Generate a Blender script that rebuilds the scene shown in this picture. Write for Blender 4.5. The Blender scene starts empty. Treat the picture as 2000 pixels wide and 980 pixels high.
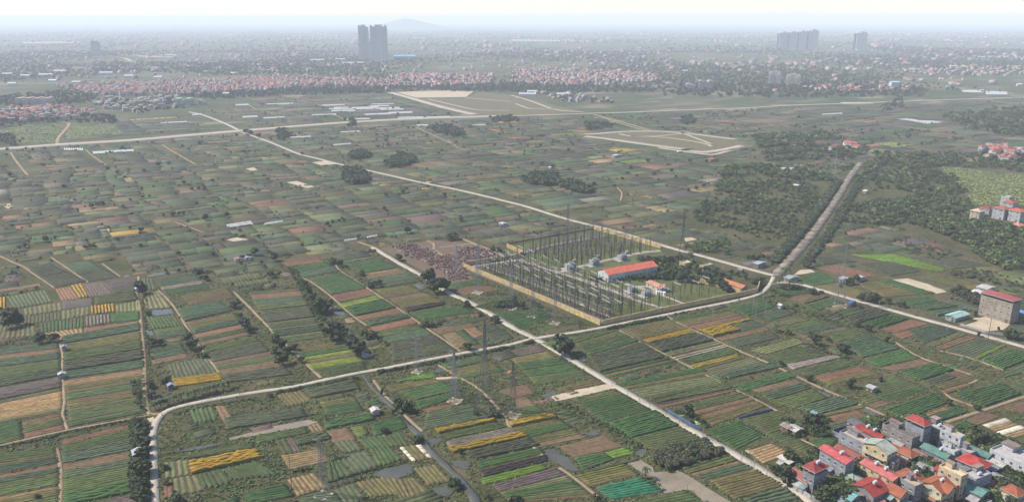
import bpy, math, random, re
import numpy as np
from mathutils import Vector

random.seed(11)
RNG = np.random.default_rng(5)
SC = bpy.context.scene
COL = SC.collection

# ------------------------------------------------------------------ camera
CAM_H, FPX, HORIZON = 165.0, 1550.0, 38.0          # metres, focal length and horizon row on a 2000x980 frame
PITCH = math.atan((490 - HORIZON) / FPX)
cam_d = bpy.data.cameras.new('camera')
cam_d.sensor_fit = 'HORIZONTAL'; cam_d.sensor_width = 36.0
cam_d.lens = 36.0 * FPX / 2000.0
cam_d.clip_start = 1.0; cam_d.clip_end = 80000.0
cam = bpy.data.objects.new('camera', cam_d); COL.objects.link(cam)
cam.location = (0, 0, CAM_H)
cam.rotation_euler = (math.pi / 2 - PITCH, 0, 0)
SC.camera = cam

# ------------------------------------------------------------------ sky, sun, exposure
SUN_AZ, SUN_EL = math.radians(-82), math.radians(48)   # azimuth from the view direction (+Y), negative = left
world = bpy.data.worlds.new('World'); SC.world = world; world.use_nodes = True
wn = world.node_tree.nodes; wl = world.node_tree.links
sky = wn.new('ShaderNodeTexSky'); sky.sky_type = 'NISHITA'; sky.sun_disc = False
sky.sun_elevation = SUN_EL; sky.sun_rotation = SUN_AZ
sky.air_density = 1.0; sky.dust_density = 0.55; sky.ozone_density = 1.0; sky.altitude = 50
bg = wn['Background']; bg.inputs['Strength'].default_value = 0.14
wl.new(sky.outputs['Color'], bg.inputs['Color'])
sun_d = bpy.data.lights.new('sun', 'SUN'); sun_d.energy = 5.0; sun_d.angle = math.radians(0.8); sun_d.color = (1.0, 0.92, 0.80)
sun = bpy.data.objects.new('sun', sun_d); COL.objects.link(sun)
to_sun = Vector((math.sin(SUN_AZ) * math.cos(SUN_EL), math.cos(SUN_AZ) * math.cos(SUN_EL), math.sin(SUN_EL)))
sun.rotation_euler = (-to_sun).to_track_quat('-Z', 'Y').to_euler()
SC.view_settings.view_transform = 'Standard'; SC.view_settings.look = 'None'
SC.view_settings.gamma = 1.0; SC.view_settings.use_curve_mapping = False
SC.view_settings.exposure = 0.66
SC.cycles.use_denoising = True
SC.cycles.max_bounces = 5; SC.cycles.diffuse_bounces = 2; SC.cycles.glossy_bounces = 2
SC.cycles.transmission_bounces = 2; SC.cycles.volume_bounces = 3; SC.cycles.transparent_max_bounces = 4
HAZE_DENSITY = 0.000125

# ------------------------------------------------------------------ measuring helpers
CP, SP = math.cos(PITCH), math.sin(PITCH)
def G(x, y, z=0.0):
    """ground point seen at photograph pixel (x, y)"""
    dx = (x - 1000) / FPX; dy = -(y - 490) / FPX
    d = (dx, CP + dy * SP, -SP + dy * CP)
    t = (CAM_H - z) / -d[2]
    return (d[0] * t, d[1] * t)
def tall(y, px):
    """metres of an upright thing standing at row y that is px pixels tall"""
    gy = G(1000, y)[1]; ang = math.atan2(CAM_H, gy); slant = math.hypot(CAM_H, gy)
    return px * slant / (FPX * math.cos(ang)) * 1.0
ZO = {'z1': (0, 735), 'z2': (500, 735), 'z3': (1000, 735), 'z4': (1500, 735), 'z5': (0, 500), 'z6': (500, 500), 'z7': (1000, 500), 'z8': (1500, 500),
      'm1': (0, 270), 'm2': (500, 270), 'm3': (1000, 270), 'm4': (1500, 270), 'f1': (0, 40), 'f2': (500, 40), 'f3': (1000, 40), 'f4': (1500, 40)}
def zp(zone, p):
    if zone == 'p': return p
    o = ZO[zone]; return (o[0] + p[0] / 4.0, o[1] + p[1] / 4.0)
def pts(zone, s):
    return [zp(zone, tuple(float(v) for v in q.split(','))) for q in s.split()]
def gpts(zone, s):
    return [G(*p) for p in pts(zone, s)]
def inside(p, poly):
    x, y = p; c = False; n = len(poly); j = n - 1
    for i in range(n):
        xi, yi = poly[i]; xj, yj = poly[j]
        if (yi > y) != (yj > y) and x < (xj - xi) * (y - yi) / (yj - yi) + xi: c = not c
        j = i
    return c
def seg_dist(p, a, b):
    ax, ay = a; bx, by = b; dx, dy = bx - ax, by - ay
    t = max(0, min(1, ((p[0] - ax) * dx + (p[1] - ay) * dy) / (dx * dx + dy * dy + 1e-9)))
    return math.hypot(p[0] - ax - t * dx, p[1] - ay - t * dy)

# ------------------------------------------------------------------ materials
def new_mat(name):
    m = bpy.data.materials.new(name); m.use_nodes = True
    return m, m.node_tree.nodes, m.node_tree.links, m.node_tree.nodes['Principled BSDF']
def noise(n, l, scale, detail=4.0, rough=0.6, pos=None):
    t = n.new('ShaderNodeTexNoise'); t.inputs['Scale'].default_value = scale
    t.inputs['Detail'].default_value = detail; t.inputs['Roughness'].default_value = rough
    if pos is not None: l.new(pos, t.inputs['Vector'])
    return t
def mrange(n, l, src, a, b, c, d):
    r = n.new('ShaderNodeMapRange'); l.new(src, r.inputs[0])
    for i, v in enumerate((a, b, c, d)): r.inputs[i + 1].default_value = v
    return r.outputs[0]
def mixc(n, l, fac, a, b, mode='MIX'):
    m = n.new('ShaderNodeMix'); m.data_type = 'RGBA'; m.blend_type = mode
    if hasattr(fac, 'is_output'): l.new(fac, m.inputs[0])
    else: m.inputs[0].default_value = fac
    for i, v in ((6, a), (7, b)):
        if hasattr(v, 'is_output'): l.new(v, m.inputs[i])
        else: m.inputs[i].default_value = (*v, 1)
    return m.outputs[2]
def scale_col(n, l, col, fac):
    m = n.new('ShaderNodeVectorMath'); m.operation = 'SCALE'
    l.new(col, m.inputs[0]); l.new(fac, m.inputs['Scale']); return m.outputs[0]
def vmat(name, rough=0.9, n1=(0.6, 0.75, 1.25), n2=None, spec=0.2, metallic=0.0, bump=None):
    """colour from the mesh's own 'Col' attribute, broken up by noise in the place's coordinates"""
    m, n, l, b = new_mat(name)
    at = n.new('ShaderNodeAttribute'); at.attribute_name = 'Col'
    geo = n.new('ShaderNodeNewGeometry'); pos = geo.outputs['Position']
    c = at.outputs['Color']
    t = noise(n, l, n1[0], 4, 0.65, pos); c = scale_col(n, l, c, mrange(n, l, t.outputs[0], 0.25, 0.75, n1[1], n1[2]))
    if n2:
        t2 = noise(n, l, n2[0], 3, 0.6, pos); c = scale_col(n, l, c, mrange(n, l, t2.outputs[0], 0.3, 0.7, n2[1], n2[2]))
    l.new(c, b.inputs['Base Color']); b.inputs['Roughness'].default_value = rough
    b.inputs['Specular IOR Level'].default_value = spec; b.inputs['Metallic'].default_value = metallic
    if bump:
        tb = noise(n, l, bump[0], 5, 0.7, pos); bp = n.new('ShaderNodeBump'); bp.inputs['Strength'].default_value = bump[1]
        bp.inputs['Distance'].default_value = bump[2]; l.new(tb.outputs[0], bp.inputs['Height']); l.new(bp.outputs[0], b.inputs['Normal'])
    return m
M = {}
def crop_mat():
    m, n, l, b = new_mat('crop'); at = n.new('ShaderNodeAttribute'); at.attribute_name = 'Col'
    geo = n.new('ShaderNodeNewGeometry'); pos = geo.outputs['Position']; c = at.outputs['Color']
    t1 = noise(n, l, .5, 5, .7, pos); t2 = noise(n, l, .045, 4, .6, pos); t3 = noise(n, l, .14, 5, .7, pos); t4 = noise(n, l, .02, 3, .5, pos)
    c = mixc(n, l, mrange(n, l, t3.outputs[0], .56, .74, 0, .6), c, (0.082, 0.066, 0.036))          # thin and bare spots
    c = mixc(n, l, mrange(n, l, t2.outputs[0], .56, .72, 0, .35), c, (0.085, 0.10, 0.026))         # yellowing
    c = scale_col(n, l, c, mrange(n, l, t1.outputs[0], .25, .75, .6, 1.42)); c = scale_col(n, l, c, mrange(n, l, t4.outputs[0], .3, .7, .78, 1.25))
    l.new(c, b.inputs['Base Color']); b.inputs['Roughness'].default_value = .85; b.inputs['Specular IOR Level'].default_value = .15
    return m
M['crop'] = crop_mat()
M['soil'] = vmat('soil', 0.95, (0.5, 0.7, 1.3), (0.05, 0.8, 1.2), spec=0.1)
M['leaf'] = vmat('leaf', 0.7, (0.35, 0.7, 1.3), spec=0.25)
M['wall'] = vmat('wall_plaster', 0.9, (0.35, 0.6, 1.2), (2.2, 0.72, 1.18), spec=0.2)
M['roof'] = vmat('roof_sheet', 0.7, (0.45, 0.6, 1.25), (2.5, 0.75, 1.2), spec=0.25)
M['paint'] = vmat('painted', 0.6, (1.2, 0.85, 1.12), spec=0.3)
M['earth'] = vmat('bare_earth', 0.95, (0.25, 0.72, 1.25), (2.0, 0.85, 1.15), spec=0.1)
M['concrete'] = vmat('concrete_slab', 0.9, (0.3, 0.8, 1.15), (2.5, 0.9, 1.1), spec=0.2)
M['bark'] = vmat('bark', 0.9, (3.0, 0.7, 1.3), spec=0.1)
M['steel'] = vmat('galvanised_steel', 0.5, (2.0, 0.85, 1.15), spec=0.4, metallic=0.35)
M['plastic'] = vmat('plastic_film', 0.45, (0.3, 0.85, 1.1), spec=0.4)
def glass_mat():
    m, n, l, b = new_mat('window_glass'); b.inputs['Base Color'].default_value = (0.03, 0.04, 0.05, 1); b.inputs['Roughness'].default_value = 0.14
    return m
M['glass'] = glass_mat()
def water_mat(name, col, rough):
    m, n, l, b = new_mat(name); geo = n.new('ShaderNodeNewGeometry')
    t = noise(n, l, 0.12, 4, 0.6, geo.outputs['Position'])
    l.new(mixc(n, l, mrange(n, l, t.outputs[0], 0.35, 0.65, 0, 1), col, tuple(v * 0.7 for v in col)), b.inputs['Base Color'])
    b.inputs['Roughness'].default_value = rough; b.inputs['IOR'].default_value = 1.33
    t2 = noise(n, l, 1.5, 3, 0.5, geo.outputs['Position']); bp = n.new('ShaderNodeBump'); bp.inputs['Strength'].default_value = 0.05
    bp.inputs['Distance'].default_value = 0.1; l.new(t2.outputs[0], bp.inputs['Height']); l.new(bp.outputs[0], b.inputs['Normal'])
    return m
M['water'] = water_mat('pond_water', (0.070, 0.070, 0.055), 0.25)
M['mud'] = water_mat('muddy_water', (0.20, 0.165, 0.115), 0.18)
def road_mat(name, c1, c2):
    m, n, l, b = new_mat(name); geo = n.new('ShaderNodeNewGeometry'); pos = geo.outputs['Position']
    t = noise(n, l, 0.15, 5, 0.65, pos); t2 = noise(n, l, 1.2, 4, 0.7, pos)
    c = mixc(n, l, mrange(n, l, t.outputs[0], 0.35, 0.65, 0, 1), c1, c2)
    l.new(scale_col(n, l, c, mrange(n, l, t2.outputs[0], 0.3, 0.7, 0.70, 1.16)), b.inputs['Base Color']); b.inputs['Roughness'].default_value = 0.95
    b.inputs['Specular IOR Level'].default_value = 0.1
    return m
M['road'] = road_mat('pale_concrete_road', (0.36, 0.32, 0.265), (0.28, 0.25, 0.20))
M['highway'] = road_mat('graded_road_bed', (0.33, 0.285, 0.23), (0.24, 0.21, 0.17))
M['dirt'] = road_mat('dirt_path', (0.26, 0.195, 0.125), (0.17, 0.13, 0.08))
M['rubble'] = road_mat('rubble_road', (0.24, 0.205, 0.17), (0.07, 0.06, 0.05))
M['sand'] = road_mat('sand_fill', (0.40, 0.335, 0.25), (0.30, 0.24, 0.165))
def ground_mat():
    m, n, l, b = new_mat('farm_ground'); geo = n.new('ShaderNodeNewGeometry'); pos = geo.outputs['Position']
    a = noise(n, l, 0.035, 6, 0.65, pos); bnz = noise(n, l, 0.35, 5, 0.7, pos); w = noise(n, l, 0.004, 4, 0.6, pos)
    near = mixc(n, l, mrange(n, l, a.outputs[0], 0.38, 0.66, 0, 1), (0.042, 0.047, 0.020), (0.084, 0.070, 0.040))
    near = scale_col(n, l, near, mrange(n, l, bnz.outputs[0], 0.3, 0.7, 0.6, 1.4))
    # far farmland: parcels too small to tell apart, in rotated cells
    mp = n.new('ShaderNodeMapping'); mp.vector_type = 'TEXTURE'; mp.inputs['Rotation'].default_value = (0, 0, math.radians(31)); mp.inputs['Scale'].default_value = (70, 26, 1)
    l.new(pos, mp.inputs['Vector'])
    v = n.new('ShaderNodeTexVoronoi'); v.feature = 'F1'; v.distance = 'CHEBYCHEV'; v.inputs['Randomness'].default_value = 0.8; v.inputs['Scale'].default_value = 1.0
    l.new(mp.outputs[0], v.inputs['Vector'])
    sep = n.new('ShaderNodeSeparateColor'); l.new(v.outputs['Color'], sep.inputs[0])
    cr = n.new('ShaderNodeValToRGB'); l.new(sep.outputs[0], cr.inputs[0]); cr.color_ramp.interpolation = 'CONSTANT'
    pal = [(0.0, (0.060, 0.070, 0.036)), (0.25, (0.078, 0.082, 0.046)), (0.45, (0.058, 0.066, 0.045)), (0.62, (0.095, 0.092, 0.054)), (0.78, (0.125, 0.098, 0.072)), (0.9, (0.16, 0.138, 0.095))]
    e = cr.color_ramp.elements; e[0].position = 0; e[0].color = (*pal[0][1], 1); e[1].position = pal[1][0]; e[1].color = (*pal[1][1], 1)
    for p_, c_ in pal[2:]:
        x = e.new(p_); x.color = (*c_, 1)
    far = mixc(n, l, mrange(n, l, w.outputs[0], 0.42, 0.58, 0, 0.8), cr.outputs[0], (0.035, 0.055, 0.022))
    sx = n.new('ShaderNodeSeparateXYZ'); l.new(pos, sx.inputs[0])
    l.new(mixc(n, l, mrange(n, l, sx.outputs[1], 700, 1200, 0, 1), near, far), b.inputs['Base Color'])
    b.inputs['Roughness'].default_value = 1.0; b.inputs['Specular IOR Level'].default_value = 0.05
    return m
M['ground'] = ground_mat()

# ------------------------------------------------------------------ mesh helpers
def tag(o, label=None, cat=None, group=None, kind=None):
    if label: o['label'] = label
    if cat: o['category'] = cat
    if group: o['group'] = group
    if kind: o['kind'] = kind
    return o
def link(name, data, parent=None):
    o = bpy.data.objects.new(name, data); COL.objects.link(o)
    if parent is not None: o.parent = parent
    return o
def empty(name, loc=(0, 0, 0), rz=0.0):
    o = bpy.data.objects.new(name, None); COL.objects.link(o); o.location = loc; o.rotation_euler = (0, 0, rz); o.empty_display_size = 0.5
    return o
def arr_mesh(name, verts, faces, cols, mat):
    """verts (N,3), faces (M,k) all k-gons, cols (N,3)"""
    verts = np.asarray(verts, dtype=np.float32); faces = np.asarray(faces, dtype=np.int32)
    me = bpy.data.meshes.new(name); k = faces.shape[1]
    me.vertices.add(len(verts)); me.vertices.foreach_set('co', verts.ravel())
    me.loops.add(faces.size); me.loops.foreach_set('vertex_index', faces.ravel())
    me.polygons.add(len(faces)); me.polygons.foreach_set('loop_start', np.arange(0, faces.size, k, dtype=np.int32))
    try: me.polygons.foreach_set('loop_total', np.full(len(faces), k, dtype=np.int32))
    except Exception: pass
    me.update(calc_edges=True)
    if cols is not None:
        at = me.attributes.new('Col', 'FLOAT_COLOR', 'POINT'); c4 = np.ones((len(verts), 4), dtype=np.float32); c4[:, :3] = cols
        at.data.foreach_set('color', c4.ravel())
    me.materials.append(mat)
    return me
class MB:
    """collects boxes, bars, prisms with a colour each; build() makes ONE mesh object"""
    def __init__(s): s.v = []; s.f = []; s.c = []
    def face(s, ps, col):
        i = len(s.v); s.v += [tuple(p) for p in ps]; s.c += [col] * len(ps); s.f.append(list(range(i, i + len(ps)))); return s
    def box(s, x0, x1, y0, y1, z0, z1, col):
        i = len(s.v); s.v += [(x0, y0, z0), (x1, y0, z0), (x1, y1, z0), (x0, y1, z0), (x0, y0, z1), (x1, y0, z1), (x1, y1, z1), (x0, y1, z1)]
        s.c += [col] * 8
        s.f += [[i + a for a in q] for q in ((0, 3, 2, 1), (4, 5, 6, 7), (0, 1, 5, 4), (1, 2, 6, 5), (2, 3, 7, 6), (3, 0, 4, 7))]; return s
    def bar(s, a, b, r, col, n=4, r2=None):
        a = Vector(a); b = Vector(b); d = (b - a).normalized(); r2 = r if r2 is None else r2
        u = d.orthogonal().normalized(); w = d.cross(u); i = len(s.v)
        for k in range(n):
            t = 2 * math.pi * (k + .5) / n; s.v.append(tuple(a + (u * math.cos(t) + w * math.sin(t)) * r))
        for k in range(n):
            t = 2 * math.pi * (k + .5) / n; s.v.append(tuple(b + (u * math.cos(t) + w * math.sin(t)) * r2))
        s.c += [col] * (2 * n)
        for k in range(n): s.f.append([i + k, i + (k + 1) % n, i + n + (k + 1) % n, i + n + k])
        s.f.append([i + n + k for k in range(n)]); s.f.append([i + k for k in range(n - 1, -1, -1)]); return s
    def prism(s, poly, z0, z1, col):
        i = len(s.v); n = len(poly)
        s.v += [(p[0], p[1], z0) for p in poly] + [(p[0], p[1], z1) for p in poly]; s.c += [col] * (2 * n)
        for k in range(n): s.f.append([i + k, i + (k + 1) % n, i + n + (k + 1) % n, i + n + k])
        s.f.append([i + n + k for k in range(n)]); return s
    def mesh(s, name, mat):
        me = bpy.data.meshes.new(name); me.from_pydata(s.v, [], s.f); me.update()
        at = me.attributes.new('Col', 'FLOAT_COLOR', 'POINT')
        at.data.foreach_set('color', np.array([(*c, 1) for c in s.c], dtype=np.float32).ravel())
        me.materials.append(mat); return me
    def build(s, name, mat, parent=None, **kw):
        return tag(link(name, s.mesh(name, mat), parent), **kw)
def ccw(poly):
    a = sum(poly[i - 1][0] * p[1] - p[0] * poly[i - 1][1] for i, p in enumerate(poly))
    return poly if a > 0 else poly[::-1]
def jv(c, j=0.1):
    k = 1 + random.uniform(-j, j); return tuple(v * k * (1 + random.uniform(-j, j) * .4) for v in c)
def tris_of(me):
    """proto arrays (verts, tris, cols) from an MB"""
    f = []
    for q in me.f:
        for k in range(1, len(q) - 1): f.append((q[0], q[k], q[k + 1]))
    return np.array(me.v, dtype=np.float32), np.array(f, dtype=np.int32), np.array(me.c, dtype=np.float32)
def tile(protos, places, col_j=0.18):
    """places: (proto index, x, y, z, scale, height scale, rotation[, tint]) -> one big set of arrays"""
    V, F, C = [], [], []; off = 0
    by = {}
    for p in places: by.setdefault(p[0], []).append(p)
    for k, ps in by.items():
        v, f, c = protos[k]; n = len(ps)
        a = np.array([q[1:7] for q in ps], dtype=np.float32)
        cs, sn = np.cos(a[:, 5]), np.sin(a[:, 5])
        X = (v[None, :, 0] * cs[:, None] - v[None, :, 1] * sn[:, None]) * a[:, 3:4] + a[:, 0:1]
        Y = (v[None, :, 0] * sn[:, None] + v[None, :, 1] * cs[:, None]) * a[:, 3:4] + a[:, 1:2]
        Z = v[None, :, 2] * a[:, 4:5] + a[:, 2:3]
        V.append(np.stack([X, Y, Z], -1).reshape(-1, 3))
        F.append((f[None] + (np.arange(n) * len(v))[:, None, None]).reshape(-1, 3) + off); off += n * len(v)
        j = 1 + RNG.uniform(-col_j, col_j, (n, 1, 1)) + RNG.uniform(-col_j, col_j, (n, 1, 3)) * 0.35
        if len(ps[0]) > 7: cc = c[None] * np.array([q[7] for q in ps], dtype=np.float32)[:, None, :] * j
        else: cc = c[None] * j
        C.append(cc.reshape(-1, 3))
    return np.concatenate(V), np.concatenate(F), np.concatenate(C)
# ================================================================== SETTING
def sheet(name, x0, x1, y0, y1, z, mat, n=1):
    v = [(x0, y0, z), (x1, y0, z), (x1, y1, z), (x0, y1, z)]
    return tag(link(name, arr_mesh(name, v, [[0, 1, 2, 3]], None, mat)), kind='structure')
sheet('ground', -15000, 15000, -500, 28000, 0.0, M['ground'])
# far hill on the horizon
def hill(px, dist, halfw, h):
    cx = (px - 1000) / FPX * dist; V = []; F = []; n = 24; r = 7
    for j in range(r + 1):
        for i in range(n):
            a = 2 * math.pi * i / n; k = 1 - j / r
            rr = halfw * k * (1 + .18 * math.sin(3 * a + px) + .1 * math.sin(7 * a))
            V.append((cx + rr * math.cos(a), dist + rr * .6 * math.sin(a), h * (1 - k ** 1.3) ** 1.2 - .5))
    for j in range(r):
        for i in range(n):
            F.append((j * n + i, j * n + (i + 1) % n, (j + 1) * n + (i + 1) % n, (j + 1) * n + i))
    o = link('hill', arr_mesh('hill', V, F, np.tile((0.05, 0.07, 0.03), (len(V), 1)), M['leaf'])); tag(o, kind='structure')
hill(800, 15500, 760, 179)
# the air: one closed box of even haze round the camera and everything built
def haze():
    m = bpy.data.materials.new('haze_air'); m.use_nodes = True; n = m.node_tree.nodes; l = m.node_tree.links
    n.remove(n['Principled BSDF']); v = n.new('ShaderNodeVolumePrincipled')
    v.inputs['Color'].default_value = (0.84, 0.89, 1.0, 1); v.inputs['Density'].default_value = HAZE_DENSITY
    v.inputs['Anisotropy'].default_value = 0.0; v.inputs['Density Attribute'].default_value = ''
    l.new(v.outputs[0], n['Material Output'].inputs['Volume'])
    try: m.cycles.homogeneous_volume = True
    except Exception: pass
    b = MB().box(-15600, 15600, -900, 28600, -1.0, 228, (1, 1, 1)); me = b.mesh('haze', m)
    tag(link('haze', me), 'pale bluish haze lying over the whole plain', 'haze', kind='stuff')
haze()

SEGS = []        # (a, b, half width) of every road and path, kept clear of fields and trees
def ribbon(name, p, w, z, mat, w2=None, jit=0.10, step=4.0, thick=0.0, keep=1.0):
    q = [Vector((x, y)) for x, y in p]; out = []
    # rounded resampling (Catmull-Rom)
    P = [q[0] * 2 - q[1]] + q + [q[-1] * 2 - q[-2]]
    for i in range(1, len(P) - 2):
        a, b, c, d = P[i - 1:i + 3]; n = max(2, int((c - b).length / step))
        for k in range(n):
            t = k / n; out.append(.5 * ((2 * b) + (c - a) * t + (2 * a - 5 * b + 4 * c - d) * t * t + (3 * b - a - 3 * c + d) * t ** 3))
    out.append(q[-1]); V = []; F = []; N = len(out)
    for i, c in enumerate(out):
        d = (out[min(i + 1, N - 1)] - out[max(i - 1, 0)]).normalized(); nn = Vector((-d.y, d.x))
        ww = (w + ((w2 if w2 else w) - w) * i / (N - 1)) / 2
        l_ = c + nn * ww * (1 + random.uniform(-jit, jit)); r_ = c - nn * ww * (1 + random.uniform(-jit, jit))
        V += [(l_.x, l_.y, 0.0), (l_.x, l_.y, z), (r_.x, r_.y, z), (r_.x, r_.y, 0.0)]
        if i:
            j = 4 * i
            for k in range(3): F.append((j - 4 + k, j - 3 + k, j + 1 + k, j + k))
            SEGS.append(((out[i - 1].x, out[i - 1].y), (c.x, c.y), ww * keep))
    F = [f[::-1] for f in F]
    o = link(name, arr_mesh(name, V, F, None, mat)); return tag(o, kind='structure')
ROADS = {}
def road(name, zone_pts, w, mat, z=0.30, **kw):
    p = []
    for s in zone_pts.split(' | '):
        z_, q = s.split(':'); p += gpts(z_.strip(), q.strip())
    ROADS.setdefault(name, []).append(p)
    return ribbon(name, p, w, z, M[mat], **kw)
road('road', 'z1:1215,1000 1205,800 1200,600 1195,450 1215,370 1260,305 1330,260 1450,225 1700,175 2000,125 | z2:300,80 600,15 | z6:820,910 1000,880 1300,820 1700,745 2000,690 | z7:180,645 600,580 1000,500 1400,420 1750,350 1900,310 1970,275 | p:1503,557 1512,541', 2.9, 'road', 0.31)
road('road', 'p:728,483 775,511 830,542 875,571 925,594 1000,638 1045,661 1107,697 1190,746 1250,781 1325,825 1400,867 1500,924 1532,945 1565,966 1590,985', 3.9, 'road', 0.30)
road('road', 'p:466,256 515,273 555,289 585,301 625,311 660,320 750,340 825,357 900,372 1000,396 1037,406 1112,429 1212,454 1287,477 1340,492 1375,501 1440,519 1512,538', 4.6, 'road', 0.30)
road('road', 'p:370,219 397,225 437,240 466,254', 6.0, 'road', 0.30)
road('highway', 'p:-60,297 0,292 120,283 250,275 370,265 475,256 510,253 675,240 800,233 975,227', 27.0, 'highway', 0.33, step=20)
road('highway', 'p:975,227 1025,226 1150,222 1250,219 1375,214 1462,211 1550,206 1700,201 1800,197 1975,191 2060,188', 11.0, 'highway', 0.33, step=25)
road('rubble_road', 'p:1513,540 1530,522 1545,506 1580,466 1610,426 1640,380 1665,340 1682,318', 7.4, 'rubble', 0.28, jit=0.16)
road('road', 'p:1568,556 1620,571 1675,587 1725,601 1800,622 1875,642 2000,677 2070,697', 4.2, 'road', 0.30)
road('road', 'p:1500,556 1535,552 1570,557', 3.0, 'road', 0.29)
# dirt paths between the fields
for s, w in (('z5:1085,160 1070,290 1090,400 1105,560 1120,720 1130,900 | z1:1130,0 1135,150 1155,270 1185,295 1250,292', 2.0),
             ('z5:1240,270 1300,325 1370,410 1470,570 1600,760 1700,890 | z1:1720,-10 1775,65', 1.3), ('z5:460,660 490,750 490,870 | z1:490,0 505,200 490,300 530,415', 1.4),
             ('p:-40,882 0,870 132,840 220,824 295,810', 1.5), ('z1:440,560 470,680 480,850 470,1000', 1.6), ('z6:-170,280 0,450 180,640 330,780 510,950', 1.6),
             ('z6:620,60 660,115 870,250 1200,470 1600,745', 1.3), ('z6:330,165 420,195 580,310 760,470 880,550', 1.2),
             ('p:1302,617 1340,638 1390,660 1437,682 1500,708 1562,737 1610,760 1680,790 1730,811', 1.7), ('p:1210,645 1250,667 1317,700 1370,727 1435,760 1500,792 1560,825', 1.3),
             ('z8:1000,675 1200,795 1450,880 1640,965 | z4:1380,130 1660,250', 1.4), ('z8:1350,740 1560,790 1840,890', 1.3), ('p:1847,825 1925,800 2000,775 2060,757', 1.9),
             ('p:855,712 895,735 937,760 982,807 1000,840 1045,875 1072,900', 1.4), ('z3:370,710 500,800 650,920 720,980', 1.5), ('p:730,742 752,772 787,807 825,842', 1.5),
             ('p:1572,557 1607,572', 1.2), ('z4:260,490 470,590', 1.0), ('m1:85,110 130,180 220,290', 3.0), ('m1:1270,50 1330,90 1530,205', 2.4), ('m1:670,90 715,130 830,210', 2.0),
             ('f1:480,795 545,810 460,920 455,975', 6.0), ('m2:1500,10 1570,70 1650,90', 2.0), ('f2:1220,820 1350,880 1560,975', 2.5), ('m4:310,240 420,265 550,300', 3.0),
             ('m2:800,810 920,850', 1.8), ('m2:1600,780 1800,860 1960,930', 3.0), ('m2:1340,800 1390,820 1400,870 1470,920', 2.5), ('m2:1430,855 1550,840 1690,825', 2.0),
             ('m1:0,920 130,980 330,1060', 1.5), ('m1:1370,655 1600,740', 1.2), ('z5:190,90 430,250', 1.2), ('z5:400,10 690,205', 1.2), ('z5:800,60 940,160', 1.2),
             ('m3:820,380 860,430 850,490', 2.0), ('f3:640,735 850,790 1090,860', 5.0), ('p:1165,226 1250,252 1290,256', 4.0), ('f2:620,740 720,790', 2.2), ('f1:1945,660 2010,700', 3.0)):
    road('path', s, w, 'dirt', 0.22, jit=0.14, step=5)

# flat patches: ponds, canal, sand lots, yards
EXCL = []
def patch(name, zone, s, z, mat, label=None, kind='structure', skirt=True, excl=True, rough=0.25):
    p = ccw(gpts(zone, s)); q = []
    for i, a in enumerate(p):          # uneven banks
        b = p[(i + 1) % len(p)]; L = math.dist(a, b); n = max(1, int(L / 5))
        for k in range(n):
            t = k / n; j = rough if k else 0
            q.append((a[0] + (b[0] - a[0]) * t + random.uniform(-j, j), a[1] + (b[1] - a[1]) * t + random.uniform(-j, j)))
    m = MB().prism(q, 0.0, z, (1, 1, 1)); o = link(name, m.mesh(name, mat)); tag(o, kind=kind)
    if excl: EXCL.append(p)
    return o
W_ = M['water']; MU = M['mud']; SA = M['sand']
for z_, s in (('z2', '900,770 1000,720 1180,685 1225,710 1210,760 1100,800 1010,800'), ('z2', '1340,490 1430,480 1460,500 1420,530 1370,540'), ('z2', '1510,660 1640,655 1675,690 1640,730 1550,700'),
              ('z2', '1360,880 1500,850 1560,880 1520,930 1400,945'), ('z3', '240,580 330,565 450,650 525,740 470,745 300,650'), ('z3', '960,600 1010,565 1055,575 1040,610 1000,625'),
              ('z3', '560,450 640,430 690,445 650,465'), ('z3', '450,365 490,350 520,358 470,378'), ('z7', '500,800 570,785 585,815 530,830'), ('z6', '830,735 910,780 850,800 820,790'),
              ('z6', '1230,230 1310,220 1330,250 1290,265'), ('z6', '600,430 700,440 690,465 620,455'), ('z5', '1180,425 1340,415 1355,450 1185,470'), ('z5', '1130,580 1190,585 1205,620 1150,630'),
              ('z5', '1150,155 1390,115 1385,130 1160,165'), ('z6', '1390,890 1440,880 1470,900 1410,915'), ('z6', '1840,790 1900,770 1935,805 1900,820'), ('z2', '560,350 600,330 680,320 660,340'),
              ('z2', '765,155 860,130 870,140 790,165'), ('z1', '1340,595 1500,555 1740,515 1750,525 1560,570'), ('z3', '220,150 330,110 350,130 280,180'), ('z2', '890,235 960,220 985,235 920,252'),
              ('z4', '380,100 440,130 500,150 470,165 400,130'), ('z4', '740,260 790,255 880,310 850,330'), ('m1', '750,825 900,805 905,830 800,850'), ('z6', '1040,740 1080,750 1050,770'),
              ('z8', '1770,770 1800,765 1830,790 1790,800'), ('z5', '1465,775 1500,780 1500,810 1470,800'), ('z4', '1890,540 1960,520 1990,545 1920,570'), ('z5', '970,155 1010,148 1012,165 965,170')):
    patch('pond', z_, s, 0.24, W_)
patch('pond', 'z3', '890,670 1000,650 1100,710 1110,750 1300,735 1420,800 1540,880 1720,985 1500,985 1420,900 1370,885 1200,915 1130,850 1100,790 1010,750', 0.24, MU)
patch('pond', 'p', '447,856 470,850 532,833 600,820 622,824 602,831 545,842 500,850 450,860', 0.24, M['mud'])
cn = 'p:708,733 737,767 767,795 795,827 820,852 835,875 857,895 882,920 905,942 935,985'
p = gpts('p', cn.split(':')[1]); ribbon('canal', p, 1.0, 0.23, W_, w2=3.8, jit=0.3, keep=1.2)
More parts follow.
